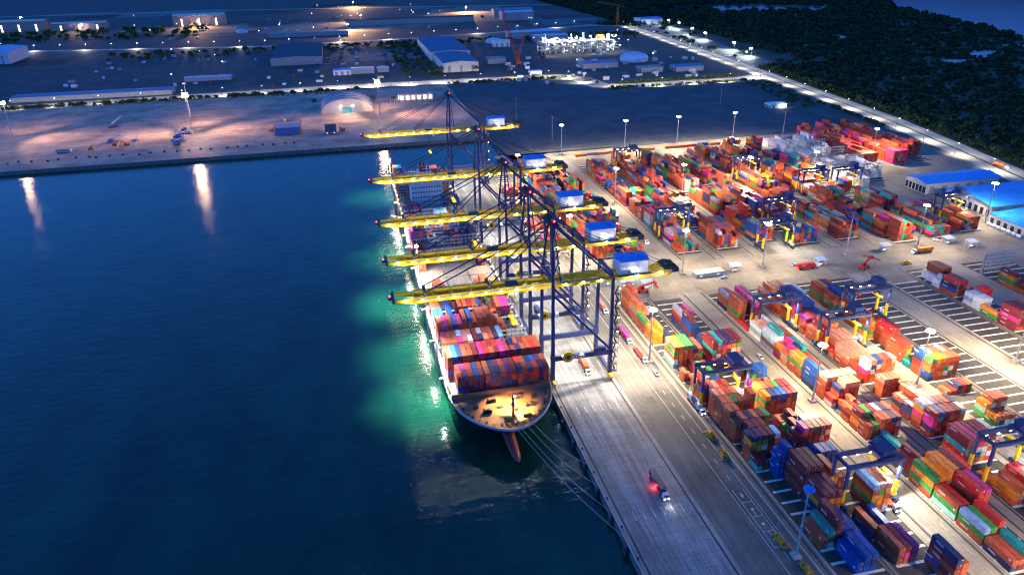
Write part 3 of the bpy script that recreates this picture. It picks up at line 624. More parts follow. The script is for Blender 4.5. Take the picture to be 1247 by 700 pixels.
# ------------------------------------------------------------------ ship-to-shore cranes
def make_sts():
    t = thing('quay_crane', 'x', 'crane')
    G = 30.5; HB = 53.0; YL = 11.0
    for x in (0, G):
        for s in (-1, 1):
            mb = MB(); y = s * YL
            mb.bar((x, y, 2.6), (x, y, 15), 1.9, 1.7, w2=1.9, h2=1.7); mb.bar((x, y, 15), (x, y * .93, HB + 3), 1.7, 1.5, w2=1.3, h2=1.2)
            mb.box(x - 1.15, x + 1.15, y - 1.15, y + 1.15, 14.4, 16.6)
            mb.build('leg', NAVY, t)
    for x in (0, G):
        mb = MB(); mb.box(x - .8, x + .8, -YL + .9, YL - .9, 2.6, 4.4); mb.build('sill_beam', NAVY, t)
        for s in (-1, 1):
            mb = MB(); y = s * YL
            mb.box(x - .5, x + .5, y - 4.4, y + 4.4, 1.5, 2.58)
            for k in range(-2, 3):
                mb.box(x - .62, x + .62, y + k * 1.75 - .7, y + k * 1.75 + .7, .75, 1.49)
                for a in (-.36, .36): mb.tube((x - .22, y + k * 1.75 + a, .42), (x + .22, y + k * 1.75 + a, .42), .33, 10, 1)
            for k in range(8): mb.box(x + .51, x + .55, y - 4.3 + k * 1.08, y - 4.3 + k * 1.08 + .5, 1.55, 2.55, 1)
            mb.build('bogie', [YEL, DARK], t)
    for s in (-1, 1):
        mb = MB(); y = s * YL
        mb.box(.86, G - .86, y - .7, y + .7, 13.6, 16.2); b = mb.build('portal_beam', NAVY, t)
        p = MB(); p.box(9.5, 16.5, y + s * .71, y + s * .76, 14.2, 15.7)
        for k in range(5): p.box(10.3 + k * 1.15, 11.05 + k * 1.15, y + s * .765, y + s * .78, 14.5, 15.4, 1)
        if s < 0: p.build('name_plate', [PLATE, NAVY], b)
        mb = MB(); mb.bar((.9, s * YL * .95, 49.5), (G - .9, y, 17.3), 1.15, 1.15); mb.build('diagonal_brace', NAVY, t)
    for x in (0, G):
        mb = MB(); mb.box(x - .6, x + .6, -YL * .93 + .6, YL * .93 - .6, HB + 3.3, HB + 5.2); mb.build('cross_beam', NAVY, t)
    # boom and back reach: two box girders tied together, with a walkway
    def girders(x0, x1, ti, name, taper):
        mb = MB()
        for s in (-1, 1):
            y = s * 3.9
            mb.box(x0, x1, y - .75, y + .75, HB - 1.7, HB + 1.1)
            if taper: mb.hexa([(x0 - 9, y - .5, HB - .2), (x0, y - .75, HB - 1.7), (x0, y + .75, HB - 1.7), (x0 - 9, y + .5, HB - .2)], [(x0 - 9, y - .5, HB + .8), (x0, y - .75, HB + 1.1), (x0, y + .75, HB + 1.1), (x0 - 9, y + .5, HB + .8)])
            mb.box(x0, x1, y + s * .66, y + s * 1.9, HB + .5, HB + .62, 1)
            for z in (HB + 1.15, HB + 1.7): mb.box(x0, x1, y + s * 1.85, y + s * 1.92, z, z + .07, 0)
            n = int((x1 - x0) / 3)
            for k in range(n): mb.box(x0 + k * 3, x0 + k * 3 + .08, y + s * 1.85, y + s * 1.92, HB + .62, HB + 1.7, 0)
        n = max(2, int((x1 - x0) / 9)); st = (x1 - x0) / n
        for k in range(n + 1):
            x = x0 + k * st
            mb.box(x - .35, x + .35, -3.24, 3.24, HB + .1, HB + .9)
        return mb.build(name, [YEL, STEEL], t)
    boom = girders(-66.5, -1.2, t, 'boom', True)
    girders(-1.0, 64, t, 'back_reach', False)
    mb = MB(); mb.box(-76.6, -75.4, -5, 5, HB - .6, HB + 1.6); mb.box(-78.4, -76.7, -1.2, 1.2, HB - .2, HB + 1.0); mb.build('boom_tip', DARK, boom)
    mb = MB(); mb.box(60, 67, -4.5, 4.5, HB + 1.3, HB + 2.6)
    for k in range(3): mb.box(61 + k * 2, 62.2 + k * 2, -3, 3, HB + 2.62, HB + 4.2 - k * .4)
    mb.box(63, 68.5, -3.2, 3.2, HB - 1.2, HB + 1.2); mb.build('rope_sheave_platform', DARK, t)
    # forestay brackets
    mb = MB()
    for x in (-30, -61):
        for s in (-1, 1): mb.box(x - .7, x + .7, s * 3.9 - .5, s * 3.9 + .5, HB + 1.1, HB + 3.4)
        mb.box(x - .4, x + .4, -3.3, 3.3, HB + 2.6, HB + 3.3)
    mb.build('stay_bracket', DARK, boom)
    # A-frame
    AZ = 84.0; AX = 1.2
    for s in (-1, 1):
        mb = MB(); mb.bar((0, s * YL * .93, HB + 3.1), (AX, s * 3.0, AZ), 1.15, 1.05, w2=.8, h2=.8)
        mb.bar((4.2, s * YL * .80, HB + 3.3), (AX + .9, s * 2.8, AZ - .5), .55, .5)
        for k in range(6):
            f = (k + .5) / 6; z = HB + 3 + (AZ - HB - 3) * f; y0 = s * (YL * .93 * (1 - f) + 3.0 * f)
            mb.bar((AX * f, y0, z), (4.2 * (1 - f) + (AX + .9) * f, s * (YL * .8 * (1 - f) + 2.8 * f), z), .3, .3)
        mb.build('apex_leg', NAVY, t)
        mb = MB(); mb.bar((AX + .6, s * 3.4, AZ - .2), (G - .4, s * YL * .9, HB + 3.4), .85, .8); mb.build('backstay', NAVY, t)
        mb = MB()
        for dy in (-.5, .5):
            mb.tube((AX, s * 3 + dy, AZ + .6), (-61, s * 3.9 + dy * .6, HB + 3.2), .17, 5); mb.tube((AX, s * 2.6 + dy, AZ + .2), (-30, s * 3.9 + dy * .6, HB + 3.2), .17, 5)
        mb.build('forestay', CABLE, t)
        mb = MB()
        mb.tube((AX + .6, s * 3, AZ + .4), (62, s * 3.4, HB + 2.7), .15, 5); mb.tube((AX + .6, s * 2.2, AZ + .2), (47, s * 3.9, HB + 1.2), .12, 5)
        mb.build('hoist_rope', CABLE, t)
    mb = MB(); mb.box(AX - 1.8, AX + 2.2, -4.4, 4.4, AZ, AZ + 1.4); mb.box(AX - 3.6, AX + 3.0, -5.6, 5.6, AZ + 1.42, AZ + 1.55)
    for k in range(5): mb.tube((AX, -3.4 + k * 1.7 - .25, AZ + 2.3), (AX, -3.4 + k * 1.7 + .25, AZ + 2.3), .9, 10)
    for x in (AX - 3.6, AX + 2.94): mb.box(x, x + .07, -5.6, 5.6, AZ + 2.5, AZ + 2.6)
    mb.build('apex_platform', DARK, t)
    mb = MB(); mb.box(AX + .5, AX + 1.0, -4.7, -4.2, AZ + 1.6, AZ + 2.2); mb.build('red_beacon', L_RED, t)
    mb = MB(); mb.box(-77.7, -77.2, -.3, .3, HB + 1.1, HB + 1.6); mb.build('red_beacon', L_RED, t)
    # machinery house with its blue roof
    mb = MB(); mb.box(36, 50.5, -5.6, 5.6, HB + 1.7, HB + 8.4)
    for k in range(14): mb.box(36.4 + k, 36.5 + k, -5.64, -5.601, HB + 1.8, HB + 8.3)
    h = mb.build('machinery_house', WHITE, t)
    mb = MB(); mb.prism([(-6.1, HB + 8.4), (6.1, HB + 8.4), (6.1, HB + 8.6), (0, HB + 9.6), (-6.1, HB + 8.6)], 35.4, 51.1)
    mb.v = [(z, x, y) for x, y, z in mb.v]; mb.build('roof', BLUEROOF, h)
    mb = MB(); mb.box(40, 41.3, -5.7, -5.65, HB + 1.8, HB + 4); mb.box(50.55, 50.6, -2, 1, HB + 3, HB + 6); mb.build('door', GREY, h)
    mb = MB(); mb.box(34.8, 51.8, -7.4, -5.7, HB + 1.5, HB + 1.65)
    for k in range(13): mb.box(35 + k * 1.4, 35.07 + k * 1.4, -7.4, -7.33, HB + 1.65, HB + 2.75)
    mb.box(34.8, 51.8, -7.4, -7.33, HB + 2.75, HB + 2.83); mb.build('walkway', DARK, h)
    # trolley and cab
    mb = MB(); mb.box(-21, -15, -3.0, 3.0, HB + .3, HB + 1.2)
    for s in (-1, 1): mb.box(-20.5, -15.5, s * 3.0 - .25, s * 3.0 + .25, HB - 1.6, HB + .3)
    mb.box(-20.5, -15.5, -2.4, 2.4, HB - 1.6, HB - 1.0); tr = mb.build('trolley', DARK, t)
    mb = MB(); mb.hexa([(-14.8, -1.3, HB - 4.4), (-12.2, -1.3, HB - 4.4), (-12.2, 1.3, HB - 4.4), (-14.8, 1.3, HB - 4.4)], [(-14.8, -1.3, HB - 1.5), (-11.8, -1.3, HB - 1.5), (-11.8, 1.3, HB - 1.5), (-14.8, 1.3, HB - 1.5)]); mb.build('cab', WHITE, tr)
    # spreader on its ropes
    mb = MB(); mb.box(-19.2, -16.8, -6.05, 6.05, 33.6, 34.2); mb.box(-18.9, -17.1, -2, 2, 34.2, 35.1); sp = mb.build('spreader', YEL, t)
    mb = MB()
    for x in (-18.7, -17.3):
        for y in (-1.7, 1.7): mb.tube((x, y, 35.1), (x, y, HB - 1.6), .06, 4)
    mb.build('hoist_rope', CABLE, sp)
    # stair tower up the near landside leg, cable reel, electrical cabin
    mb = MB()
    for k in range(12):
        z = 3.2 + k * 4.0
        mb.box(G + 1.2, G + 3.6, -YL - 1.2, -YL + 1.4, z, z + .16)
        for y in (-YL - 1.2, -YL + 1.34): mb.box(G + 1.2, G + 3.6, y, y + .06, z + 1.0, z + 1.08)
        mb.bar((G + (1.6 if k % 2 else 3.2), -YL + .9, z + .2), (G + (3.2 if k % 2 else 1.6), -YL + .9, z + 4), .7, .14)
    for y in (-YL - 1.15, -YL + 1.35): mb.bar((G + 3.55, y, 3), (G + 3.55, y, 51), .12, .12)
    mb.build('stair_tower', DARK, t)
    mb = MB(); mb.tube((7.6, -YL - 1.9, 15.8), (7.6, -YL - 1.5, 15.8), 2.9, 28); mb.tube((7.6, -YL - 1.2, 15.8), (7.6, -YL - .8, 15.8), 2.9, 28)
    mb.tube((7.6, -YL - 2.1, 15.8), (7.6, -YL - .72, 15.8), 1.3, 16, 1)
    for k in range(10):
        a = k * math.pi / 5; mb.bar((7.6, -YL - 1.95, 15.8), (7.6 + 2.8 * math.cos(a), -YL - 1.95, 15.8 + 2.8 * math.sin(a)), .16, .08, 1)
    mb.build('cable_reel', [YEL, DARK], t)
    mb = MB(); mb.box(20.5, 27.5, -YL - 3.2, -YL - .8, 17, 17.15); mb.box(21, 27, -YL - 3, -YL - .9, 17.16, 19.6); mb.build('electric_cabin', NAVY, t)
    # lamps along the boom and under the portal
    mb = MB()
    for k in range(9): mb.box(-70 + k * 7.6 - .28, -70 + k * 7.6 + .28, -5.8, -5.3, HB + .05, HB + .38)
    for k in range(3): mb.box(8 + k * 9 - .3, 8 + k * 9 + .3, -5.9, -5.4, HB + .05, HB + .4)
    mb.build('boom_lamp', L_WHITE, t)['kind'] = 'stuff'
    for x in (44.5, 57): 
        mb = MB(); mb.box(x - .5, x + .5, -8.2, -7.5, HB + 1.0, HB + 1.6); mb.build('floodlight', L_WHITE, t)
    mb = MB()
    for k in range(3): mb.box(5 + k * 10 - .35, 5 + k * 10 + .35, -YL - 1.1, -YL - .75, 16.3, 16.7)
    mb.build('portal_lamp', L_WHITE, t)['kind'] = 'stuff'
    mb = MB()
    for k in range(1, 12, 2): mb.box(G + 3.65, G + 4.05, -YL + .6, -YL + 1.0, 5.4 + k * 4.0, 5.7 + k * 4.0)
    mb.build('stair_lamp', L_SMALL, t)['kind'] = 'stuff'
    return t
HBZ = 53.0
CR_Y = [314, 360, 419, 508, 648]
CR_L = ['Blue and yellow quay crane nearest the ship bow, boom out over the foremost bays',
        'Second blue and yellow quay crane from the ship bow, boom above the terracotta stack',
        'Middle blue and yellow quay crane, its boom above the open grey hatch covers',
        'Fourth blue and yellow quay crane from the bow, boom just before the white deckhouse',
        'Farthest blue and yellow quay crane, standing alone by the quay end and basin']
c0 = make_sts(); tr = template(c0); cranes = []
for i, y in enumerate(CR_Y):
    if i == 0: c0.location = (2.6, y, 0); c0['label'] = CR_L[0]; c0['group'] = 'ship to shore cranes on the quay'
    else: copy_tree(tr, (2.6, y, 0), 0, CR_L[i], 'ship to shore cranes on the quay')
    for x, aim, pw, cone in ((-60.5, (-62 - i, y - 6 + 5 * (i % 3), -4), (300000, 260000, 290000, 220000, 160000)[i], 72), (-38, (-36, y - 3, 0), 26000, 82), (-14, (-12, y, 0), 24000, 82), (16, (17, y - 5, 0), 70000, 88), (57, (57, y - 4, 0), 30000, 100)):
        lamp('crane_floodlight', (2.6 + x, y - 6.5, 51.5), pw * KP, (1, .95, .86), (2.6 + aim[0], aim[1], aim[2]), cone, 1.0, .8)
    for k in range(10): lamp('boom_walkway_lamp', (2.6 - 69 + k * 7.6, y - 9.0, HBZ + 2.4), 520 * KP, (1, .94, .8), (2.6 - 69 + k * 7.6, y - 2, HBZ - .5), 125, .6, .25)
    lamp('back_reach_lamp', (2.6 + 44, y - 9, HBZ - .5), 900 * KP, (1, .94, .8), None, 0, 0, .25)
    lamp('portal_floodlight', (2.6 + 15, y - 13, 13.3), 2500 * KP, (1, .95, .86), (2.6 + 15, y - 14, 0), 155, .6, .5)

# ------------------------------------------------------------------ container ship
SC = -27.5; HBM = 25.3
def half(y, z):
    """half breadth of the hull: full amidships, round forecastle, flared above a fine entry"""
    f = min(1, max(0, (z + 6) / 15.0))
    fore = 257 + (1 - f) * 19; ln = 40 + (1 - f) * 44
    u = (y - fore) / ln
    if u <= 0: return 0
    k = 1 if u >= 1 else (1 - (1 - u) ** 2.35) ** .62
    if y > 615: k *= 1 - .16 * ((y - 615) / 49) ** 2 * (1 + (1 - f) * 3)
    return HBM * max(.02, k)
ship = thing('container_ship', 'Long container ship moored along the quay under the five yellow booms', 'ship', (0, 0, 0))
ys = [257, 258, 259.5, 262, 265, 268.5, 272.5, 277, 282, 288, 294, 302, 312, 326, 345, 380, 440, 520, 600, 625, 645, 664]
zs = [-8, -4.6, -4, -2, 1, 4, 7, 9.0, 10.25]
mb = MB()
def hp(y, z, s):
    f = min(1, max(0, (z + 6) / 15.0)); stem = 257 + (1 - f) * 19
    return (SC + s * half(max(y, stem), z), max(y, stem), z)
for s in (-1, 1):
    for a, b2_ in zip(ys, ys[1:]):
        for za, zb in zip(zs, zs[1:]):
            p = [hp(a, za, s), hp(b2_, za, s), hp(b2_, zb, s), hp(a, zb, s)]
            mb.poly(p if s > 0 else p[::-1], 1 if zb <= -3.9 else (2 if zb > 10 and b2_ <= 294 else 0))
for za, zb in zip(zs, zs[1:]):
    mb.poly([hp(664, za, 1), hp(664, za, -1), hp(664, zb, -1), hp(664, zb, 1)], 1 if zb <= -3.9 else 0)
HULL = mat('dark_blue_hull', (.022, .03, .055), .45, var=.25, scale=.15)
ANTI = mat('red_boot_topping', (.20, .03, .028), .6, var=.3)
BULW = mat('white_bulwark', (.38, .38, .37), .5, var=.2)
mb.build('hull', [HULL, ANTI, BULW], ship)
DECKP = mat('deck_red_brown', (.20, .11, .075), .6, var=.35, scale=.25)
DECKG = mat('deck_grey', (.20, .20, .205), .6, var=.2, scale=.2)
mb = MB(); prev = None
for a, b2_ in zip(ys, ys[1:]):
    ha, hb = max(.02, half(a, 9.0) - .12), max(.02, half(b2_, 9.0) - .12)
    mb.poly([(SC - ha, a, 9), (SC + ha, a, 9), (SC + hb, b2_, 9), (SC - hb, b2_, 9)], 0 if b2_ <= 289 else 1)
mb.build('deck', [DECKP, DECKG], ship)
# bulwark cap and breakwater
mb = MB()
for s in (-1, 1):
    for a, b2_ in zip(ys[:10], ys[1:11]):
        mb.bar((SC + s * half(a, 10.2), max(a, 257), 10.3), (SC + s * half(b2_, 10.2), max(b2_, 257), 10.3), .5, .3)
mb.build('bulwark_rail', BULW, ship)
mb = MB(); mb.hexa([(SC - 24, 287.4, 9.02), (SC + 24, 287.4, 9.02), (SC + 24, 288, 9.02), (SC - 24, 288, 9.02)], [(SC - 24, 286.6, 12.6), (SC + 24, 286.6, 12.6), (SC + 24, 286.9, 12.6), (SC - 24, 286.9, 12.6)])
mb.build('breakwater', DECKP, ship)
# bulbous bow
mb = MB(); n = 14; prof = [(251.2, .05, .05), (251.9, .9, 1.0), (253.5, 1.6, 1.9), (257, 2.2, 2.6), (263, 2.7, 3.1), (272, 3.0, 3.5), (281, 3.2, 3.6)]
for i, (y, a, c) in enumerate(prof):
    for k in range(n): mb.v.append((SC + a * math.cos(2 * math.pi * k / n), y, -5.0 + c * math.sin(2 * math.pi * k / n)))
for i in range(len(prof) - 1):
    for k in range(n): mb.f.append((i * n + k, (i + 1) * n + k, (i + 1) * n + (k + 1) % n, i * n + (k + 1) % n)); mb.m.append(0)
mb.build('bulbous_bow', mat('bulb_red', (.30, .045, .04), .5, var=.3), ship)
# foremast with lamps
mb = MB(); mb.tube((SC + 1.6, 268.5, 9), (SC + 1.6, 268.5, 21), .55, 10, 0, .3); mb.box(SC + .4, SC + 2.8, 267.6, 269.4, 15.4, 15.7); mb.box(SC + .9, SC + 2.3, 268, 269, 15.7, 16.8)
mb.bar((SC + 1.6, 268.5, 19.2), (SC + 1.6, 268.5, 24), .16, .16); mb.bar((SC - .4, 268.5, 18.4), (SC + 3.6, 268.5, 18.4), .16, .16)
fm = mb.build('foremast', DARK, ship)
mb = MB(); mb.box(SC + 2.3, SC + 2.9, 268.9, 269.5, 18.8, 19.3); mb.build('deck_lamp', L_WARM, fm)
# mooring gear on the forecastle
q = random.Random(2)
for x, y in ((-6, 282), (7, 282.5), (-9.5, 274), (11, 275), (-1.5, 266), (7.5, 267)):
    mb = MB(); mb.box(SC + x - 2.2, SC + x + 2.2, y - .9, y + .9, 9.02, 9.3)
    mb.tube((SC + x - 1.5, y, 10.2), (SC + x + .6, y, 10.2), .75, 12); mb.tube((SC + x - 1.6, y, 10.2), (SC + x - 1.45, y, 10.2), 1.05, 12); mb.tube((SC + x + .6, y, 10.2), (SC + x + .75, y, 10.2), 1.05, 12)
    mb.box(SC + x + .9, SC + x + 2.0, y - .7, y + .7, 9.3, 10.9); mb.build('winch', mat('winch_green', (.10, .14, .06), .6, var=.3) if y < 270 else DARK, ship)
for k in range(18):
    a = -1.35 + k * 2.7 / 17; y = 289 - 27 * math.cos(a); x = SC + 21.5 * math.sin(a)
    mb = MB()
    for d in (-.35, .35): mb.tube((x + d, y, 9.0), (x + d, y, 9.95), .24, 8); mb.tube((x + d, y, 9.95), (x + d, y, 10.05), .34, 8)
    mb.build('bitts', DARK if k % 2 else YEL, ship)
for x, y in ((-14, 279), (14.5, 281), (-3, 276.5), (3.5, 273)):
    mb = MB(); mb.box(SC + x - 1.1, SC + x + 1.1, y - .9, y + .9, 9.02, 10.4); mb.box(SC + x - 1.25, SC + x + 1.25, y - 1.05, y + 1.05, 10.42, 10.55); mb.build('vent_locker', DARK, ship)
# hatch covers with lashing sockets
for bi, (yf, zb, segs) in enumerate(SHIP_BAYS):
    for k in range(3):
        x0 = SHX + .6 + k * 15.3; mb = MB(); mb.box(x0, x0 + 14.9, yf - .4, yf + 12.7, 9.02, 10.15); mb.build('hatch_cover', DECKG, ship)
HC = mat('open_hatch_grey', (.17, .17, .175), .6, var=.12)
for k in range(3):
    for m_, yf in enumerate((408.8, 422)):
        x0 = SHX + .6 + k * 15.3; mb = MB(); mb.box(x0, x0 + 14.9, yf, yf + 12.6, 9.02, 11.6)
        for a in range(6):
            for b2_ in range(5): mb.box(x0 + .8 + a * 2.55, x0 + 1.25 + a * 2.55, yf + .9 + b2_ * 2.6, yf + 1.35 + b2_ * 2.6, 11.6, 11.68, 1)
        mb.build('hatch_cover', [HC, DARK], ship)
# lashing bridges: white lattice walls between the bays
for yf, zt in ((317, 14), (334.6, 18), (349.7, 18), (364.7, 19), (380, 19), (395, 19), (450.5, 20), (466, 22), (481, 22), (496, 24), (511, 24), (526, 24), (541, 24), (599, 26), (614, 26), (630, 24)):
    mb = MB(); nn = 18
    for k in range(nn + 1):
        x = SHX + k * 2.6
        mb.box(x - .13, x + .13, yf - .75, yf - .5, 9.02, zt); mb.box(x - .13, x + .13, yf + .3, yf + .55, 9.02, zt)
    z = 11.6
    while z <= zt + .1:
        mb.box(SHX - .4, SHX + 47.2, yf - .8, yf + .6, z, z + .14); mb.box(SHX - .4, SHX + 47.2, yf - .84, yf - .78, z + 1.0, z + 1.1); z += 2.6
    for k in range(0, nn, 3): mb.bar((SHX + k * 2.6, yf - .65, 9.1), (SHX + (k + 1) * 2.6, yf - .65, zt - .2), .16, .16)
    mb.build('lashing_bridge', mat('pale_ship_steel', (.48, .49, .48), .5, var=.2), ship)
# side gangways with pillars and rail
for s in (-1, 1):
    mb = MB(); x = SC + s * 24.6
    for k in range(86): mb.box(x - .1, x + .1, 296 + k * 4 - .1, 296 + k * 4 + .1, 9.02, 13)
    mb.box(x - .5, x + .5, 294, 640, 13, 13.2); mb.box(x + s * .45, x + s * .5, 294, 640, 14, 14.1); mb.build('side_gangway', GREY, ship)
    mb = MB()
    for k in range(9 if s < 0 else 0):
        y = 302 + k * 33 + (k % 3) * 5; mb.bar((SC + s * 24.9, y, 13.3), (SC + s * 27.3, y, 13.3), .14, .14); mb.box(SC + s * 27.2 - .3, SC + s * 27.2 + .3, y - .3, y + .3, 12.9, 13.2)  # bracket lamps added on the sea side, heads for the extra water glow
    for k in range(29): mb.box(SC + s * 24.0 - .18, SC + s * 24.0 + .18, 297 + k * 12 - .18, 297 + k * 12 + .18, 12.5, 12.8)
    mb.build('deck_lamp', L_WARM if s < 0 else L_SMALL, ship)['kind'] = 'stuff'
# deckhouse
mb = MB(); mb.box(-42, -17, 558, 572, 9.02, 33.5)
dh = mb.build('deckhouse', WHITE, ship)
mb = MB(); mb.box(-50, -5, 556.5, 566, 33.5, 36.6); mb.box(-40, -16, 558, 570, 36.6, 37.4); mb.build('bridge', WHITE, dh)
mb = MB(); mb.box(-49.5, -5.5, 556.38, 556.48, 34.6, 36.0); mb.build('bridge_window', GLASS, dh)
for z in (13, 17, 21, 25, 29):
    mb = MB()
    for k in range(11): mb.box(-41 + k * 2.15, -39.9 + k * 2.15, 557.86, 557.96, z, z + 1.2)
    mb.build('window', GLASS, dh)
mb = MB(); mb.tube((-28, 563, 37.4), (-28, 563, 48), .5, 8, 0, .2); mb.bar((-32, 563, 43), (-24, 563, 43), .25, .25); mb.box(-29.5, -26.5, 562.8, 563.2, 45, 45.4); mb.build('radar_mast', WHITE, dh)
mb = MB(); mb.box(-33, -22, 586, 597, 9.02, 34); mb.box(-31.5, -23.5, 587, 596, 34, 38, 1)
for x in (-30, -27.5, -25): mb.tube((x, 591, 38), (x, 591, 40.5), .6, 8, 2)
mb.build('funnel', [WHITE, RED, DARK], ship)
mb = MB(); mb.tube((-52, 655, 9), (-52, 655, 27), .35, 8); sm = mb.build('stern_lamp_post', STEEL, ship)
mb = MB(); mb.box(-52.7, -51.3, 654.3, 655.7, 27, 28); mb.build('stern_lamp', L_WARM, sm)
for x, y in ((-51.2, 430), (.2 - 3, 430)):
    mb = MB(); mb.tube((x, y, 9), (x, y, 31), .3, 8); p = mb.build('lamp_post', STEEL, ship)
    mb = MB(); mb.box(x - .8, x + .8, y - .8, y + .8, 31, 32.4); mb.build('sodium_lamp', L_BIGWARM, p)
    lamp('ship_sodium_light', (x, y - 1.5, 30), 22000 * KP, (1, .62, .28), (x + 3, y - 10, 9), 150, .7, .8)
lamp('forecastle_light', (SC + 2.6, 269.2, 18.6), 62000 * KP, (1, .52, .13), (SC + 3.6, 272.5, 9), 100, .6, .3)
lamp('forecastle_light', (SC - 3, 284.5, 19), 14000 * KP, (1, .55, .18), (SC - 3, 278, 9), 100, .6, .3)
for k in range(9): lamp('added_overside_fill', (-54.6, 302 + k * 33 + (k % 3) * 5, 12.4), (24000, 15000, 20000, 12000)[k % 4] * KP, (1, .93, .72), (-61, 303 + k * 33, -4), 128, 1.0, .4)  # spots added along the hull to join the green water glows into a band
lamp('stern_light', (-52, 652, 26), 22000 * KP, (1, .8, .6), (-50, 640, 5), 150, .6, .5)
# mooring lines
for i, (a, b2_, lb) in enumerate((((SC + 6, 259, 9.4), (.6, 222, .6), 'Pale mooring line from the bow, steepest of the four, to the quay bollards'), ((SC + 3, 257.4, 9.4), (.6, 206, .6), 'Pale mooring line from the bow tip to a bollard ahead of the ship'),
                             ((SC + 9, 260.5, 9.4), (.6, 237, .6), 'Short pale mooring line from beside the bow to the quay edge'), ((SC + 1, 257.2, 9.4), (.6, 192, .6), 'Longest pale mooring line, running from the stem far along the quay'))):
    mb = MB(); a = Vector(a); b2_ = Vector(b2_); n = 10; P_ = [a.lerp(b2_, k / n) - Vector((0, 0, 3.0 * math.sin(math.pi * k / n))) for k in range(n + 1)]
    for p, q_ in zip(P_, P_[1:]): mb.tube(p, q_, .11, 5)
    tag(mb.build('mooring_line', ROPE), lb, 'mooring rope', 'bow mooring lines')

# ------------------------------------------------------------------ quay fittings
mb = MB(); mb.tube((0, 0, 0), (0, 0, .55), .28, 8, 0, .22); mb.tube((0, 0, .55), (0, 0, .8), .42, 8, 0, .36); mb.box(-.5, .5, -.5, .5, 0, .06)
bm_ = mb.mesh('bollard', [DARK])
for k in range(30): tag(link('bollard', bm_, None, (1.0, 150 + k * 16.5, 0)), 'Black mooring bollard on the quay edge beside the crane rail', 'bollard', 'bollards along the quay edge')
mb = MB(); mb.tube((-1.3, 0, -1.7), (0, 0, -1.7), 1.15, 12); mb.box(-1.75, -1.32, -1.5, 1.5, -3.6, -.3, 1)
fm_ = mb.mesh('fender', [RUBBER, mat('fender_panel', (.03, .04, .06), .7, var=.3)])
for k in range(32): tag(link('fender', fm_, None, (0, 140 + k * 16.5, 0)), 'Black rubber fender with panel hanging on the quay wall', 'fender', 'fenders on the quay wall')

# ------------------------------------------------------------------ rubber tyred gantries
def make_rtg():
    t = thing('yard_gantry', 'x', 'gantry crane'); G = 23.6; H = 20.5; YL = 4.0
    for x in (0, G):
        for s in (-1, 1):
            mb = MB(); mb.box(x - .55, x + .55, s * YL - .5, s * YL + .5, 10.4, H - .8); lg = mb.build('leg', NAVY, t)
            mb = MB(); mb.box(x - .6, x + .6, s * YL - .55, s * YL + .55, 2.4, 10.38); mb.build('yellow_lower_leg', YEL, lg)
        mb = MB(); mb.box(x - .7, x + .7, -YL - 2.6, YL + 2.6, 1.2, 2.38); mb.build('bogie_beam', NAVY, t)
        for y in (-YL - 1.7, -YL + .1, YL - .1, YL + 1.7):
            mb = MB(); mb.tube((x - .35, y, .8), (x + .35, y, .8), .8, 14); mb.tube((x - .37, y, .8), (x + .37, y, .8), .35, 10, 1); mb.build('wheel', [RUBBER, STEEL], t)
    for s in (-1, 1):
        mb = MB(); mb.box(-.9, G + .9, s * YL - .6, s * YL + .6, H - .8, H + 1.0); g_ = mb.build('girder', NAVY, t)
        mb = MB(); y = s * (YL + 1.1)
        mb.box(-.5, G + .5, y - .4, y + .4, H - .1, H); mb.box(-.5, G + .5, y + s * .38, y + s * .44, H + 1, H + 1.07); mb.build('walkway', STEEL, g_)
        mb = MB()
        for k in range(4): mb.box(3 + k * 5.8, 3.9 + k * 5.8, s * (YL - .3) - .25, s * (YL - .3) + .25, H - 1.1, H - .82)
        mb.build('floodlight', L_SMALL, g_)
    for x in (0, G): 
        mb = MB(); mb.box(x - .45, x + .45, -YL + .65, YL - .65, H - .6, H + .6); mb.build('end_tie', NAVY, t)
    mb = MB(); mb.box(14.2, 20.6, -4.6, 4.6, H + 1.1, H + 2.0); mb.box(15, 19.8, -3.4, 3.2, H + 2.02, H + 4.6); mb.box(14.6, 20.2, -3.8, 3.6, H + 4.62, H + 4.9); tr_ = mb.build('trolley', NAVY, t)
    mb = MB(); mb.box(13.0, 15.0, -4.4, -2.4, H - 2.2, H + .6); mb.build('cab', NAVY, tr_)
    mb = MB(); mb.box(12.95, 15.05, -4.45, -4.41, H - 1.6, H - .1); mb.build('cab_window', GLASS, tr_)
    mb = MB(); mb.box(16.2, 18.4, -6.0, 6.0, 15.2, 15.7); mb.box(16.5, 18.1, -1.6, 1.6, 15.72, 16.4)
    for x in (16.6, 18):
        for y in (-1.3, 1.3): mb.tube((x, y, 16.4), (x, y, H + 1.1), .05, 4, 1)
    mb.build('spreader', [YEL, CABLE], t)
    mb = MB(); mb.box(-1.9, -.75, -2.2, 2.2, 2.0, 4.6); mb.build('engine_box', NAVY, t)
    mb = MB(); mb.box(G + .75, G + 1.5, -1.5, 1.6, 2.1, 4.4); mb.build('electric_box', WHITE, t)
    mb = MB()
    for k in range(16): mb.bar((-.95, YL - .3, 2.4 + k * 1.15), (-.95, YL + .3, 2.4 + k * 1.15), .05, .05)
    for y in (YL - .32, YL + .32): mb.bar((-.95, y, 2.4), (-.95, y, 20.5), .06, .06)
    mb.build('ladder', STEEL, t)
    mb = MB(); mb.box(G + .6, G + .95, -YL - .3, -YL + .3, 2.6, 3.3); mb.build('green_lamp', L_GREEN, t)
    return t
rt = make_rtg(); rtt = template(rt)
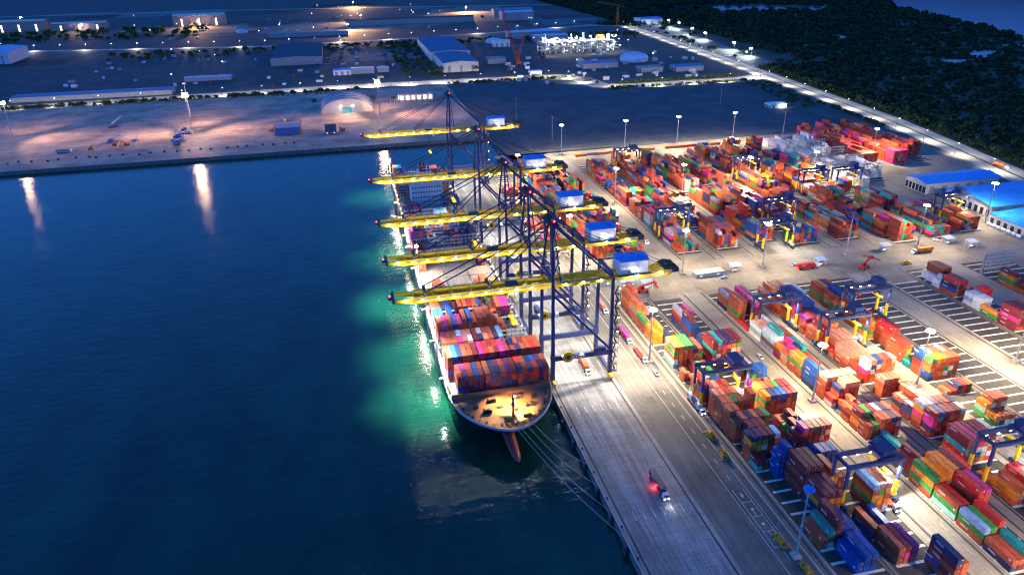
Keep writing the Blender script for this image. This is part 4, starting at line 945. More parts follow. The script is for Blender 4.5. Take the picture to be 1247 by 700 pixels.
RTGS = [(65.0, 267.5, 0, 'Yard gantry straddling the quayside block beside the quay road, legs near a truck'), (88.2, 192, 0, 'Closest yard gantry, over the pale blue topped stack in the second block'),
        (152.6, 190, 0, 'Yard gantry over the fourth block, beside the tall maroon and white stack'), (154.2, 300, 0, 'Yard gantry with lit truck lane between the fourth and fifth blocks'),
        (188, 326, 0, 'Yard gantry over the fifth block next to the wide empty slots'), (129.5, 327, 0, 'Yard gantry over the third block above the off white stack'),
        (166, 656, 0, 'Farthest yard gantry, near the empty lot and its floodlight masts'), (135, 480, 0, 'Yard gantry behind the farthest crane backreach, over the third far block'),
        (327, 540, 0, 'Yard gantry beside the white reefer containers'), (359, 454, 0, 'Yard gantry in front of the blue roofed sheds'), (226, 481, 0, 'Yard gantry over the sixth far block, behind the whitish cross road gantry'),
        (262, 596, 0, 'Yard gantry over the long low stacks of the seventh far block'), (296, 543, 0, 'Yard gantry over the eighth far block beside the reefer gantry'), (196.5, 437, 0, 'Brightly lit yard gantry standing just past the cross road')]
for i, (x, y, rz, lb) in enumerate(RTGS):
    if i == 0: rt.location = (x, y, 0); rt['label'] = lb; rt['group'] = 'rubber tyred gantries in the yard'
    else: copy_tree(rtt, (x, y, 0), rz, lb, 'rubber tyred gantries in the yard')
    lamp('gantry_floodlight', (x + 20.5, y - 5.2, 18.8), (26000 if i == 1 else 13000 if i in (0, 2, 3, 5, 9, 13) else 4500) * KP, (1, .92, .78), (x + 21.5, y - 7, 0), 125, .6, .5)

# ------------------------------------------------------------------ floodlight masts
def make_mast(lit, h=31):
    t = thing('light_mast', 'x', 'floodlight mast')
    mb = MB(); mb.tube((0, 0, .3), (0, 0, h), .55, 10, 0, .24); mb.build('pole', STEEL, t)
    mb = MB(); mb.box(-1.6, 1.6, -1.6, 1.6, 0, .9)
    for a in (-1.5, 1.42):
        mb.box(a, a + .08, -1.5, 1.5, .9, 1.0, 1)
    mb.build('base', [KERB, YEL], t)
    mb = MB()
    for k in range(16):
        a, b_ = k * math.pi / 8, (k + 1) * math.pi / 8
        mb.bar((1.5 * math.cos(a), 1.5 * math.sin(a), h), (1.5 * math.cos(b_), 1.5 * math.sin(b_), h), .16, .2)
    for k in range(4): a = k * math.pi / 2; mb.bar((0, 0, h), (1.5 * math.cos(a), 1.5 * math.sin(a), h), .14, .14)
    hd = mb.build('head_ring', DARK, t)
    for k in range(12):
        a = k * math.pi / 4 + .3; q_ = 1.55 if k < 8 else .62; a = a if k < 8 else k * math.pi / 2; mb = MB(); c, s_ = math.cos(a) * q_, math.sin(a) * q_
        mb.box(c - .42, c + .42, s_ - .42, s_ + .42, h + .12 + (k > 7) * .3, h + .72 + (k > 7) * .3); mb.build('floodlight', L_WHITE if lit else BLUEROOF, hd)
    return t
MASTS = [(57.6, 170.5, 0, 'by the yellow frames, its blue head switched off'), (58.7, 311, 1, 'on the quay road beside the orange stack'), (121.3, 257, 1, 'in the lane by the dark blue stack'), (179.2, 256, 1, 'in the lane by the green topped stack'),
         (121.3, 104, 1, 'closest of the lane masts'), (181, 104, 1, 'in the closest lane by the fourth block'), (245.5, 263, 1, 'beside the empty slots, at the picture edge'), (309.3, 412.5, 1, 'behind the magenta stack by the blue roofed sheds'), (395, 442, 1, 'against the blue roofed sheds'), (182.2, 408, 1, 'on the cross road by the whitish gantry'), (250.4, 412.5, 0, 'on the cross road, unlit, among long orange and green rows'),
         (124.5, 411.5, 1, 'on the cross road behind the pale teal cabin'), (59, 459, 1, 'on the quay road past the first four cranes'), (60.7, 625, 1, 'beside the farthest crane landside leg'), (130.5, 560, 1, 'in the first far lane behind a crane backreach'), (190, 555, 1, 'in the second far lane by a teal container'), (255, 560, 1, 'in the third far lane by the pink stack'),
         (320, 560, 1, 'near the white reefers'), (427, 620, 1, 'by the red stacks near the terminal road'), (132.1, 726, 1, 'first of four along the empty lot, closest to the basin'), (203, 726, 1, 'second of four along the empty lot'), (264, 727, 1, 'third of four along the empty lot'), (331.3, 728, 1, 'last of four along the empty lot, nearest the scrub')]
m1 = make_mast(1); t1 = template(m1); m0 = make_mast(0); t0 = template(m0); u1 = u0_ = False
for x, y, lit, d in MASTS:
    lb = 'Tall grey floodlight mast ' + d
    if lit:
        o = m1 if not u1 else copy_tree(t1, (x, y, 0)); u1 = True
        north = (1.0 if y < 500 else .85 if y < 700 else .8) * (.4 if 390 < x < 400 else 1)
        north *= .5 if 400 < y < 415 else 1
        for dx, dy in ((30, 0), (-30, 0), (0, 36), (0, -36)): lamp('mast_light', (x + dx * .03, y + dy * .03, 29.2), 70000 * KP * north * (.5 if y > 700 and dy > 0 else 1), (1, .76, .47), (x + dx, y + dy, 0), 104, .9, 1.4)
    else: o = m0 if not u0_ else copy_tree(t0, (x, y, 0)); u0_ = True
    o.location = (x, y, 0); o['label'] = lb; o['group'] = 'floodlight masts of the terminal'
# ------------------------------------------------------------------ vehicles
def make_truck(trailer=True):
    """terminal tractor heading towards -Y with a skeletal trailer behind"""
    t = thing('terminal_truck', 'x', 'truck')
    mb = MB(); mb.box(-1.2, 1.2, -3.0, -1.2, .95, 3.0); mb.box(-1.15, 1.15, -3.5, -3.0, .95, 1.9); mb.box(-1.15, 1.15, -2.9, -1.3, 3.0, 3.15); cab = mb.build('cab', WHITE, t)
    mb = MB(); mb.box(-1.05, 1.05, -3.03, -3.005, 1.95, 2.8); mb.build('windscreen', GLASS, cab)
    for s in (-1, 1):
        mb = MB(); mb.box(s * .85 - .22, s * .85 + .22, -3.56, -3.505, 1.1, 1.45); mb.build('headlight', L_SMALL, cab)
    mb = MB(); mb.box(-.5, .5, -1.2, 2.4, .75, 1.1); mb.box(-1.2, 1.2, .3, 12.2, 1.15, 1.4); mb.box(-.35, .35, 2.4, 12.2, .9, 1.15)
    mb.build('chassis', RED, t)
    for x in (-1.05, 1.05):
        for y in (-2.4, .9, 9.6, 10.9):
            mb = MB(); mb.tube((x - .22, y, .52), (x + .22, y, .52), .52, 12); mb.build('wheel', RUBBER, t)
    for s in (-1, 1):
        mb = MB(); mb.box(s * .95 - .25, s * .95 + .25, 12.21, 12.27, .95, 1.2); mb.build('tail_light', L_TAIL, t)
    return t
tk = make_truck(); tkt = template(tk)
TRK = [(23.6, 212, 0, 'White terminal truck with headlights on carrying a dark container along the open quay', 'n', True), (23, 309, 0, 'White terminal truck driving between the legs of the nearest quay crane', 't', True),
       (56.2, 313, 0, 'Terminal truck parked on the quay road by the floodlight mast, empty red trailer', None, True), (55.6, 334, 0, 'Second truck in line on the quay road, with pinkish container', 'p', True), (55.0, 372, 0, 'Third truck queued on the quay road behind the pink load', 'c', True),
       (64.4, 262, 0, 'Terminal truck waiting under the quayside block gantry', 'w', True), (108.6, 184, 0, 'White terminal truck under the closest yard gantry, facing the camera lights', None, True), (172.5, 286, 0, 'Terminal truck in the lit lane under the fourth block gantry', 't', True),
       (52, 420, 0, 'Truck with orange load on the quay road near the middle crane', 'o', True), (15, 372, 0, 'Truck with blue load standing under the second quay crane', 'b', True), (20, 470, 0, 'Truck with pale load under the booms between middle and fourth cranes', 'y', True), (28, 560, 0, 'Truck with magenta load on the quay between the two farthest cranes', 'p', True),
       (45, 540, 0, 'Truck with rust load on the quay road by the farthest masts', 'r', True), (122, 470, 0, 'Empty trailer truck in the first far lane', None, True), (190, 470, 0, 'Truck with white load in the second far lane', 'w', True), (254, 500, 0, 'Truck with green load in the third far lane', 'g', True),
       (215, 398, 90, 'Truck crossing the yard on the cross road with scarlet load', 's', True), (300, 402, -90, 'Truck with orange load on the cross road near the cabins', 'o', True), (470, 640, 40, 'Truck with scarlet load by the red stacks near the terminal road', 's', True), (528, 560, 5, 'Truck with orange load on the terminal road by the scrub', 'o', True)]
for i, (x, y, rz, lb, cg, _) in enumerate(TRK):
    if i == 0: tk.location = (x, y, 0); tk['label'] = lb; tk['group'] = 'terminal trucks'
    else: copy_tree(tkt, (x, y, 0), R(rz), lb, 'terminal trucks')
    if cg:
        v = Matrix.Rotation(R(rz), 3, 'Z') @ Vector((0, 6.2, 0)); o = link('container', CM[(12.19, 1)], None, (x + v.x, y + v.y, 1.42), R(rz)); d = link('door', DM[12.19], o)
        o.color = (*PAL[cg][1], 1); d.color = o.color
        tag(o, f'{PAL[cg][0].capitalize()} container riding on: {lb[0].lower() + lb[1:]}'[:400], 'container', 'containers on truck trailers')
        o['label'] = {0: 'Dark navy container on the trailer of the truck alone on the open quay', 1: 'Terracotta container on the truck between the legs of the nearest quay crane', 3: 'Magenta container on the second queued truck of the quay road', 4: 'Salmon container on the third queued truck of the quay road', 5: 'Off white container on the truck under the quayside block gantry',
                      7: 'Terracotta container on the truck in the lane under the fourth block gantry', 8: 'Orange container on the truck near the middle quay crane', 9: 'Blue container on the truck under the second quay crane', 10: 'Grey container on the truck between the middle and fourth cranes', 11: 'Magenta container on the truck between the two farthest cranes', 12: 'Rust container on the quay road truck by the farthest masts', 14: 'Off white container on the truck in the second far lane',
                      15: 'Green container on the truck in the third far lane', 16: 'Scarlet container on the truck crossing the cross road', 17: 'Orange container on the cross road truck near the cabins', 18: 'Scarlet container on the truck by the red stacks', 19: 'Orange container on the truck of the terminal road'}[i]
for s in (-1, 1): lamp('truck_headlight', (23.6 + s * .85, 208.2, 1.3), 420 * KP, (.9, .95, 1), (23.6 + s * 1.2, 196, 0), 60, .6, .15)
lamp('truck_marker_light', (22.0, 217.5, 1.0), 260 * KP, (1, .05, .04), None, 0, 0, .1)
def make_pickup():
    t = thing('pickup', 'x', 'pickup')
    mb = MB(); mb.box(-.92, .92, -2.6, 2.5, .45, 1.0); mb.hexa([(-.88, -1.5, 1.0), (.88, -1.5, 1.0), (.88, .5, 1.0), (-.88, .5, 1.0)], [(-.75, -.9, 1.7), (.75, -.9, 1.7), (.75, .3, 1.7), (-.75, .3, 1.7)])
    mb.box(-.92, -.82, .52, 2.5, 1.0, 1.35); mb.box(.82, .92, .52, 2.5, 1.0, 1.35); mb.box(-.92, .92, 2.4, 2.5, 1.0, 1.35); mb.build('body', WHITE, t)
    mb = MB(); mb.hexa([(-.8, -1.52, 1.03), (.8, -1.52, 1.03), (.8, -1.46, 1.03), (-.8, -1.46, 1.03)], [(-.7, -.95, 1.66), (.7, -.95, 1.66), (.7, -.9, 1.66), (-.7, -.9, 1.66)]); mb.build('windscreen', GLASS, t)
    for x in (-.85, .85):
        for y in (-1.7, 1.5):
            mb = MB(); mb.tube((x - .12, y, .36), (x + .12, y, .36), .36, 10); mb.build('wheel', RUBBER, t)
    return t
pk = make_pickup(); pkt = template(pk)
PK = [(57.5, 299, 0, 'White pickup behind the trailer truck on the quay road'), (148, 398, R(90), 'White pickup beside the pale teal cabin'), (205, 405, R(-80), 'White pickup crossing toward the kiosks'), (330, 418, R(60), 'White pickup by the blue canopies'), (118, 300, 0, 'White pickup in the lane between second and third blocks')]
for i, (x, y, rz, lb) in enumerate(PK):
    if i == 0: pk.location = (x, y, 0); pk['label'] = lb; pk['group'] = 'white pickups'
    else: copy_tree(pkt, (x, y, 0), rz, lb, 'white pickups')
# spare yellow lifting frames parked on the quay road
def make_frame():
    t = thing('lifting_frame', 'x', 'lifting frame')
    mb = MB()
    for x in (-1.1, 1.1): mb.box(x - .22, x + .22, -3.4, 3.4, .5, 1.0)
    for y in (-3.4, -1.4, 1.4, 3.4): mb.box(-.87, .87, y - .25, y + .25, .5, 1.0)
    mb.build('frame', AMBER, t)
    mb = MB(); mb.box(-.86, .86, -1.5, 1.5, 1.02, 2.0); mb.tube((-.6, 0, 2.4), (.6, 0, 2.4), .4, 10); mb.build('head_block', AMBER, t)
    for x in (-1.1, 1.1):
        for y in (-3.1, 3.1):
            mb = MB(); mb.box(x - .3, x + .3, y - .3, y + .3, 0, .49); mb.build('foot', DARK, t)
    return t
fr = make_frame(); frt = template(fr)
for i, (x, y, rz, lb) in enumerate(((60.4, 243, .3, 'Yellow lifting frame on the quay road, farther of the bent pair'), (59.6, 229, -.25, 'Yellow lifting frame on the quay road, closer of the bent pair'), (55.8, 178, 0, 'Yellow lifting frame just behind the unlit mast'), (57.4, 163, 0, 'Yellow lifting frame just before the unlit mast'), (224, 402, .9, 'Yellow lifting frame lying on the cross road'), (280, 388, 1.4, 'Yellow lifting frame by the cross road end of the empty slots'))):
    if i == 0: fr.location = (x, y, 0); fr.rotation_euler.z = rz; fr['label'] = lb; fr['group'] = 'spare yellow lifting frames'
    else: copy_tree(frt, (x, y, 0), rz, lb, 'spare yellow lifting frames')
# reach stacker
def reach_stacker(x, y, rz, lb):
    t = thing('reach_stacker', lb, 'reach stacker', (x, y, 0), rz)
    mb = MB(); mb.box(-1.6, 1.6, -3.2, 3.6, .9, 2.2); mb.box(-1.5, 1.5, 2.0, 3.6, 2.2, 3.2); mb.build('body', RED, t)
    mb = MB(); mb.box(-.8, .8, -.6, 1.2, 2.22, 4.0); mb.build('cab', GLASS, t)
    mb = MB(); mb.bar((0, 3.0, 3.6), (0, -7.5, 7.2), .8, .9); mb.build('arm', RED, t)
    mb = MB(); mb.box(-6, 6, -8.6, -7.2, 5.6, 6.2); mb.box(-1, 1, -8.4, -7.4, 6.2, 7.2); mb.build('spreader', RED, t)
    for s in (-1, 1):
        for yy in (-2.4, 2.6):
            mb = MB(); mb.tube((s * 1.7 - .35, yy, .85), (s * 1.7 + .35, yy, .85), .85, 12); mb.build('wheel', RUBBER, t)
reach_stacker(247, 388, R(115), 'Red reach stacker on the cross road, arm toward the empty slots')
reach_stacker(455, 610, R(70), 'Red reach stacker working in front of the red stacks')
reach_stacker(88, 392, R(80), 'Red reach stacker behind the salmon stack of the quayside block')
# ------------------------------------------------------------------ yard buildings
def shed(name, label, x0, x1, y0, y1, h, roofm, wallm, cat='shed', rise=2.0, axis='x', doors=3, overhang=.6, glow=False, group=None):
    t = thing(name, label, cat, ((x0 + x1) / 2, (y0 + y1) / 2, 0), 0, group)
    a, b_ = (x1 - x0) / 2, (y1 - y0) / 2
    mb = MB(); mb.box(-a, a, -b_, b_, 0, h)
    if axis == 'x':
        for s in (-1, 1): mb.poly([(s * a, -b_, h), (s * a, b_, h), (s * a, 0, h + rise)][::s])
    else:
        for s in (-1, 1): mb.poly([(-a, s * b_, h), (a, s * b_, h), (0, s * b_, h + rise)][::-s])
    wl = mb.build('wall', wallm, t)
    mb = MB(); o = overhang
    if axis == 'x': P_ = [(-b_ - o, h - .1), (0, h + rise + .1), (b_ + o, h - .1)]; mp = lambda u, v, z: (u, v, z); l0, l1 = -a - o, a + o
    else: P_ = [(-a - o, h - .1), (0, h + rise + .1), (a + o, h - .1)]; mp = lambda u, v, z: (v, u, z); l0, l1 = -b_ - o, b_ + o
    for (v0, z0), (v1, z1) in zip(P_, P_[1:]):
        mb.hexa([mp(l0, v0, z0), mp(l1, v0, z0), mp(l1, v1, z1), mp(l0, v1, z1)], [mp(l0, v0, z0 + .25), mp(l1, v0, z0 + .25), mp(l1, v1, z1 + .25), mp(l0, v1, z1 + .25)])
        n = int((l1 - l0) / 4)
        for k in range(n):
            u = l0 + (k + .5) * (l1 - l0) / n; mb.hexa([mp(u - .1, v0, z0 + .26), mp(u + .1, v0, z0 + .26), mp(u + .1, v1, z1 + .26), mp(u - .1, v1, z1 + .26)], [mp(u - .06, v0, z0 + .4), mp(u + .06, v0, z0 + .4), mp(u + .06, v1, z1 + .4), mp(u - .06, v1, z1 + .4)])
    mb.build('roof', roofm, t)
    for k in range(doors):
        mb = MB(); dw = min(2.4, a * .6 / max(1, doors)); u = -a + (k + .5) * 2 * a / doors
        mb.box(u - dw, u + dw, -b_ - .06, -b_ - .01, .05, h * .7); mb.build('door', L_WIN if glow else GREY, t)
        if h > 4:
            mb = MB(); v = -b_ + (k + .5) * 2 * b_ / doors; mb.box(-a - .06, -a - .01, v - 1.6, v + 1.6, .6, h * .65); mb.build('window', L_WIN if glow else GLASS, t)
    return t
shed('blue_roofed_warehouse', 'Blue roofed warehouse with pale walls, farther of two behind the reefer racks', 399, 474, 512, 537, 9.5, BLUEROOF, CREAM, 'warehouse', 2.2, 'x', 6, 1.2)
shed('blue_roofed_warehouse', 'Large blue roofed warehouse with a row of doors facing the yard, at the picture edge', 405, 520, 448, 496, 9.5, BLUEROOF, CREAM, 'warehouse', 3.2, 'x', 8, 1.2)
shed('blue_roofed_warehouse', 'Low blue roofed annex with white tanks along its wall', 396, 470, 396, 440, 7.5, BLUEROOF, CREAM, 'warehouse', 2.0, 'y', 7, 1.0)
for k in range(7):
    mb = MB(); mb.tube((391.5, 405 + k * 4.6, 1.5), (391.5, 408.6 + k * 4.6, 1.5), 1.25, 12); mb.box(390.6, 392.4, 405.4 + k * 4.6, 405.9 + k * 4.6, 0, .5); mb.box(390.6, 392.4, 407.7 + k * 4.6, 408.2 + k * 4.6, 0, .5)
    tag(mb.build('white_tank', WHITE), 'White horizontal tank in the row along the blue roofed annex wall', 'tank', 'white tanks by the annex')
def cabin(x, y, w_, d_, h, rz, wm, rm, lb, name='site_cabin', cat='cabin'):
    t = thing(name, lb, cat, (x, y, 0), rz)
    mb = MB(); mb.box(-w_ / 2, w_ / 2, -d_ / 2, d_ / 2, .2, h)
    for k in range(int(w_ / 1.2)): mb.box(-w_ / 2 + .3 + k * 1.2, -w_ / 2 + .45 + k * 1.2, -d_ / 2 - .04, -d_ / 2 - .001, .2, h)
    mb.build('wall', wm, t)
    mb = MB(); mb.box(-w_ / 2 - .3, w_ / 2 + .3, -d_ / 2 - .3, d_ / 2 + .3, h + .01, h + .25); mb.build('roof', rm, t)
    mb = MB(); mb.box(-.6, .4, -d_ / 2 - .07, -d_ / 2 - .045, .25, 2.2); mb.build('door', GREY, t)
    for u in (-w_ * .33, w_ * .3):
        mb = MB(); mb.box(u - .7, u + .7, -d_ / 2 - .07, -d_ / 2 - .045, 1.2, 2.1); mb.build('window', L_WIN, t)
cabin(140, 405, 20, 6, 3.2, .04, TEALW, CREAM, 'Long pale teal cabin on the cross road behind the second block')
cabin(82, 404, 9, 5, 3.4, 0, TEALW, SKYROOF, 'Short pale teal cabin with pale blue roof near the front crane backreach')
cabin(66, 409, 12, 4.5, 3, .05, TEALW, CREAM, 'Pale teal cabin by the quay road under the machinery house')
def kiosk(x, y, lb):
    t = thing('lane_kiosk', lb, 'kiosk', (x, y, 0))
    mb = MB()
    for a in (-3, 3):
        for b_ in (-2.2, 2.2): mb.box(a - .12, a + .12, b_ - .12, b_ + .12, 0, 4.6)
    for z in (2.3, 4.3): mb.box(-3, 3, -2.3, -2.15, z, z + .2); mb.box(-3, 3, 2.15, 2.3, z, z + .2)
    mb.build('frame', WHITE, t)
    mb = MB(); mb.hexa([(-3.8, -3, 4.6), (3.8, -3, 4.6), (3.8, 3, 5.0), (-3.8, 3, 5.0)], [(-3.8, -3, 4.8), (3.8, -3, 4.8), (3.8, 3, 5.2), (-3.8, 3, 5.2)]); mb.build('roof', SKYROOF, t)
    mb = MB(); mb.box(-2, .6, -1.4, 1.4, .05, 2.2); mb.build('booth', GREY, t)
    mb = MB(); mb.box(-1.8, .4, -1.46, -1.41, 1.1, 1.9); mb.build('window', L_WIN, t)
for x, y, lb in ((93, 397, 'Pale blue roofed kiosk beside the short teal cabin'), (161, 407, 'Pale blue roofed kiosk beside the long teal cabin'), (222, 401, 'Pale blue roofed kiosk in front of the salmon stack on the cross road'), (281, 412, 'Pale blue roofed kiosk in front of the magenta stacks'), (334, 412, 'Pale blue roofed kiosk nearest the blue sheds'), (345, 402, 'Pale blue roofed kiosk with wide canopy, last along the cross road')):
    kiosk(x, y, lb)
# reefer racks
def rack(x, y, n, lb):
    t = thing('reefer_rack', lb, 'reefer rack', (x, y, 0))
    mb = MB()
    for k in range(n + 1):
        for s in (-.8, .8): mb.box(k * 3 - .12, k * 3 + .12, s - .12, s + .12, 0, 14)
    for z in (2.7, 5.4, 8.1, 10.8, 13.6):
        mb.box(-.3, n * 3 + .3, -1, 1, z, z + .12)
        for s in (-1, .94): mb.box(-.3, n * 3 + .3, s, s + .06, z + 1.0, z + 1.08)
    mb.build('frame', STEEL, t)
    mb = MB(); mb.bar((-1.2, 0, 0), (-1.2, 0, 13.7), 1.0, 1.2); mb.build('stair', STEEL, t)
for i, (x, y, n) in enumerate(((352, 556, 6), (352, 583, 6), (352, 612, 6), (352, 640, 6), (381, 570, 6), (381, 598, 6), (381, 628, 6), (381, 660, 6), (318, 362, 7), (336, 343, 6))):
    rack(x, y, n, ['Grey steel reefer rack at the end of the white reefer block', 'Grey steel reefer rack second into the white reefer block', 'Grey steel reefer rack third into the white reefer block', 'Grey steel reefer rack fourth into the white reefer block', 'Grey reefer rack nearest the warehouse in the grey reefer block', 'Grey reefer rack second into the grey reefer block', 'Grey reefer rack third into the grey reefer block', 'Grey reefer rack by the red stacks', 'Empty grey steel rack by the orange stack near the picture edge', 'Empty grey steel rack behind the orange tank stack'][i])

# ------------------------------------------------------------------ the basin's far side: hangar, yard things, lamps
def hangar():
    t = thing('arched_hangar', 'Arched striped metal hangar with lit green door on the far wharf', 'hangar', (-84, 1010, 0))
    a, dp, hh_ = 35, 52, 17; n = 18
    mb = MB(); pr = [(-a * math.cos(math.pi * k / n), 2 + hh_ * math.sin(math.pi * k / n) ** .9) for k in range(n + 1)]
    for k in range(n):
        for j in range(8):
            ya, yb = j * dp / 8, (j + 1) * dp / 8
            mb.poly([(pr[k][0], ya, pr[k][1]), (pr[k + 1][0], ya, pr[k + 1][1]), (pr[k + 1][0], yb, pr[k + 1][1]), (pr[k][0], yb, pr[k][1])], j % 2)
    mb.build('roof', [mat('pale_roof_sheet', (.42, .44, .48), .5, var=.15), mat('dark_roof_sheet', (.05, .06, .09), .5, var=.15)], t)
    mb = MB(); mb.poly([(-a + 2, .8, 0)] + [(x * .97, .8, z * .97) for x, z in pr] + [(a - 2, .8, 0)]); mb.poly([(-a + 2, dp - .8, 0)] + [(x * .97, dp - .8, z * .97) for x, z in pr] + [(a - 2, dp - .8, 0)])
    mb.box(-a - .2, -a + .4, 0, dp, 0, 3); mb.box(a - .4, a + .2, 0, dp, 0, 3); w_ = mb.build('wall', CREAM, t)
    mb = MB(); mb.box(-6, 6, .6, .78, 0, 7.5); mb.build('door', mat('green_door', (.08, .35, .30), .5), t)
    for x in (-8, 8): mb = MB(); mb.box(x - .6, x + .6, .2, .78, 8.6, 9.4); mb.build('lamp', L_WHITE, t)
    lamp('hangar_light', (-84, 1005, 9), 1300 * KP, (.75, 1, .95), (-84, 1004, 0), 150, .6, .6)
hangar()
shed('columned_office', 'Low cream building with a row of lit bays beside the arched hangar', -9, 41, 1077, 1090, 8, GREY, CREAM, 'building', 1.0, 'x', 6, 1.2, True)
FARL = [(-480, 982, 'first'), (-274, 962, 'second'), (-42, 984, 'third')]
for i, (x, y, o_) in enumerate(FARL):
    t = thing('wharf_flood_mast', ['Blazing sodium flood mast at the picture edge on the far wharf', 'Blazing sodium flood mast beside the slim white mast on the far wharf', 'Blazing sodium flood mast behind the arched hangar'][i], 'floodlight mast', (x, y, 0))
    mb = MB(); mb.tube((0, 0, 0), (0, 0, 41), .7, 10, 0, .35); mb.build('pole', STEEL, t)
    mb = MB(); k = (.6, 1, 1)[i]; mb.box(-3.4 * k, 3.4 * k, -2.6 * k, 2.6 * k, 41, 41.5); mb.box(-3 * k, 3 * k, -1.6 * k, 1.6 * k, 41.5, 41.5 + 4 * k); mb.build('lamp_head', L_BIGWARM, t)
    for dx, dy, k in ((-85, -8, 1), (-70, -36, .8), (0, -52, (.04, .25, .03)[i]), (70, -36, .8), (85, -8, 1), (0, 75, 1)): lamp('wharf_flood', (x + dx * .02, y + dy * .02, 39.2), (100000, 125000, 105000)[i] * k * KP, (1, .55, .36), (x + dx, y + dy, 0), 84, 1.0, 1.5)
t = thing('slim_mast', 'Slim white lattice mast beside the middle sodium flood light', 'mast', (-290, 1052, 0)); mb = MB(); mb.bar((0, 0, 0), (0, 0, 42), .9, .9, 0, .5, .5); mb.build('pole', WHITE, t); mb = MB(); mb.box(-2, 2, -.5, .5, 42, 44); mb.build('crossarm', WHITE, t)
# stack of blue steel frames
t = thing('steel_frame_stack', 'Square stack of blue grey steel frames on the far wharf apron', 'frame stack', (-157, 915, 0))
mb = MB()
for k in range(8): mb.box(-14, 14, -12 + k * 3.1, -10.4 + k * 3.1, .5, 8.5)
for z in (.4, 3, 5.6, 8.52): mb.box(-14.4, 14.4, -12.4, 12.4, z, z + .3)
mb.build('frame', mat('blue_grey_steel', (.16, .19, .34), .5), t)
mb = MB()
for x in (-15.5, 15.5):
    for y in (-10, 10): mb.box(x - .3, x + .3, y - .3, y + .3, 0, 11)
mb.build('post', RED, t)
cabin(-106, 897, 13, 10, 10, 0, mat('slate_box_wall', (.10, .12, .17), .6), DARK, 'Dark cube shaped building on the apron before the arched hangar', 'control_building', 'building')
q = random.Random(11)
def yard_machine(x, y, kind, lb, rz):
    t = thing('mobile_crane' if kind == 0 else ('flatbed_truck' if kind == 1 else 'excavator'), lb, ('mobile crane', 'truck', 'excavator')[kind], (x, y, 0), rz)
    if kind == 0:
        mb = MB(); mb.box(-2, 2, -6, 6, 1.2, 2.6); mb.box(-1.6, 1.6, -2, 3, 2.6, 4.6); mb.build('body', mat('blue_machine', (.06, .10, .30), .5), t)
        mb = MB(); mb.bar((0, 2, 4.4), (3, -16, 11), 1.2, 1.2, 0, .7, .7); mb.build('jib', WHITE, t)
    elif kind == 1:
        mb = MB(); mb.box(-1.4, 1.4, -6, 8, 1.1, 1.6); mb.box(-1.3, 1.3, -8.6, -6.1, .9, 3.4); mb.build('body', WHITE if q.random() < .5 else mat('blue_machine', (.06, .10, .30), .5), t)
        mb = MB(); mb.box(-1.3, 1.3, -5.5, 7.6, 1.62, 1.62 + q.uniform(.8, 2.6)); mb.build('load', RED if q.random() < .4 else GREY, t)
    else:
        mb = MB(); mb.box(-1.9, 1.9, -2.2, 2.2, 1.3, 3.4); mb.build('body', ORANGE, t)
        mb = MB(); mb.bar((.6, -2, 2.8), (.6, -7, 6.4), .7, .8); mb.bar((.6, -7, 6.4), (.6, -9.6, 2.2), .5, .6); mb.box(0, 1.3, -10.3, -9.2, 1.2, 2.4); mb.build('arm', ORANGE, t)
    for s in (-1, 1):
        mb = MB()
        for yy in (-5, -1.5, 2, 5.5) if kind < 2 else (-1.4, 0, 1.4): mb.tube((s * 1.5 - .4, yy, .7), (s * 1.5 + .4, yy, .7), .7, 10)
        mb.build('wheels' if False else 'running_gear', RUBBER, t)
YM = [(-372, 895, 2, 'Dark excavator in the first machine cluster of the far apron, closest to water', .5), (-356, 925, 0, 'Blue mobile crane behind the first excavator cluster', .9), (-336, 905, 2, 'Orange excavator at the end of the second machine pair', -.6), (-330, 930, 1, 'Flatbed truck beside the second machine pair', .2), (-350, 908, 2, 'Orange excavator in the middle of the first cluster', 2.2),
      (-283, 925, 0, 'Blue mobile crane in the column of machines under the sodium light', 1.2), (-281, 908, 1, 'Loaded flatbed in the column of machines, second from water', 1.5), (-280, 893, 0, 'White jib crane closest to the water in the machine column', .6), (-279, 945, 1, 'Flatbed at the inland end of the machine column', 1.4), (-284, 965, 1, 'Flatbed standing alone behind the machine column', 0),
      (-178, 930, 2, 'Orange excavator beside the blue steel frames', 1.0), (-92, 905, 2, 'Excavator in the scrap heap by the dark cube building', -.5), (-376, 1012, 0, 'Mobile crane with raised white jib alone in the apron middle', 2.4), (-500, 868, 2, 'Excavator at the picture edge of the far apron', .3), (-480, 870, 2, 'Second excavator near the picture edge of the apron', 1.9), (-398, 890, 1, 'Low flatbed beyond the first excavator cluster', 1.5), (-165, 985, 1, 'Red loaded flatbed behind the frame stack', .2)]
for m_ in YM: yard_machine(*m_)
for i in range(26):
    mb = MB(); mb.box(-1.1, 1.1, -.8, .8, 0, 1.3); mb.box(-.8, .8, -.5, .5, 1.31, 1.7)
    tag(mb.build('concrete_block', DARK, None, (-470 + i * 13 + rnd.uniform(-3, 3), 858 + rnd.uniform(-4, 4), 0), rnd.random()), 'Small dark block in the dotted line along the far apron', 'block', 'dark blocks along the far apron')
def make_car():
    mb = MB(); mb.box(-.9, .9, -2.2, 2.2, .35, .95); mb.hexa([(-.85, -1.2, .95), (.85, -1.2, .95), (.85, 1.6, .95), (-.85, 1.6, .95)], [(-.7, -.6, 1.5), (.7, -.6, 1.5), (.7, 1.1, 1.5), (-.7, 1.1, 1.5)], 1)
    for x in (-.85, .85):
        for y in (-1.4, 1.4): mb.tube((x - .1, y, .34), (x + .1, y, .34), .34, 8, 2)
    return mb.mesh('parked_car', [M_BOX, GLASS, RUBBER])
car = make_car(); q = random.Random(21)
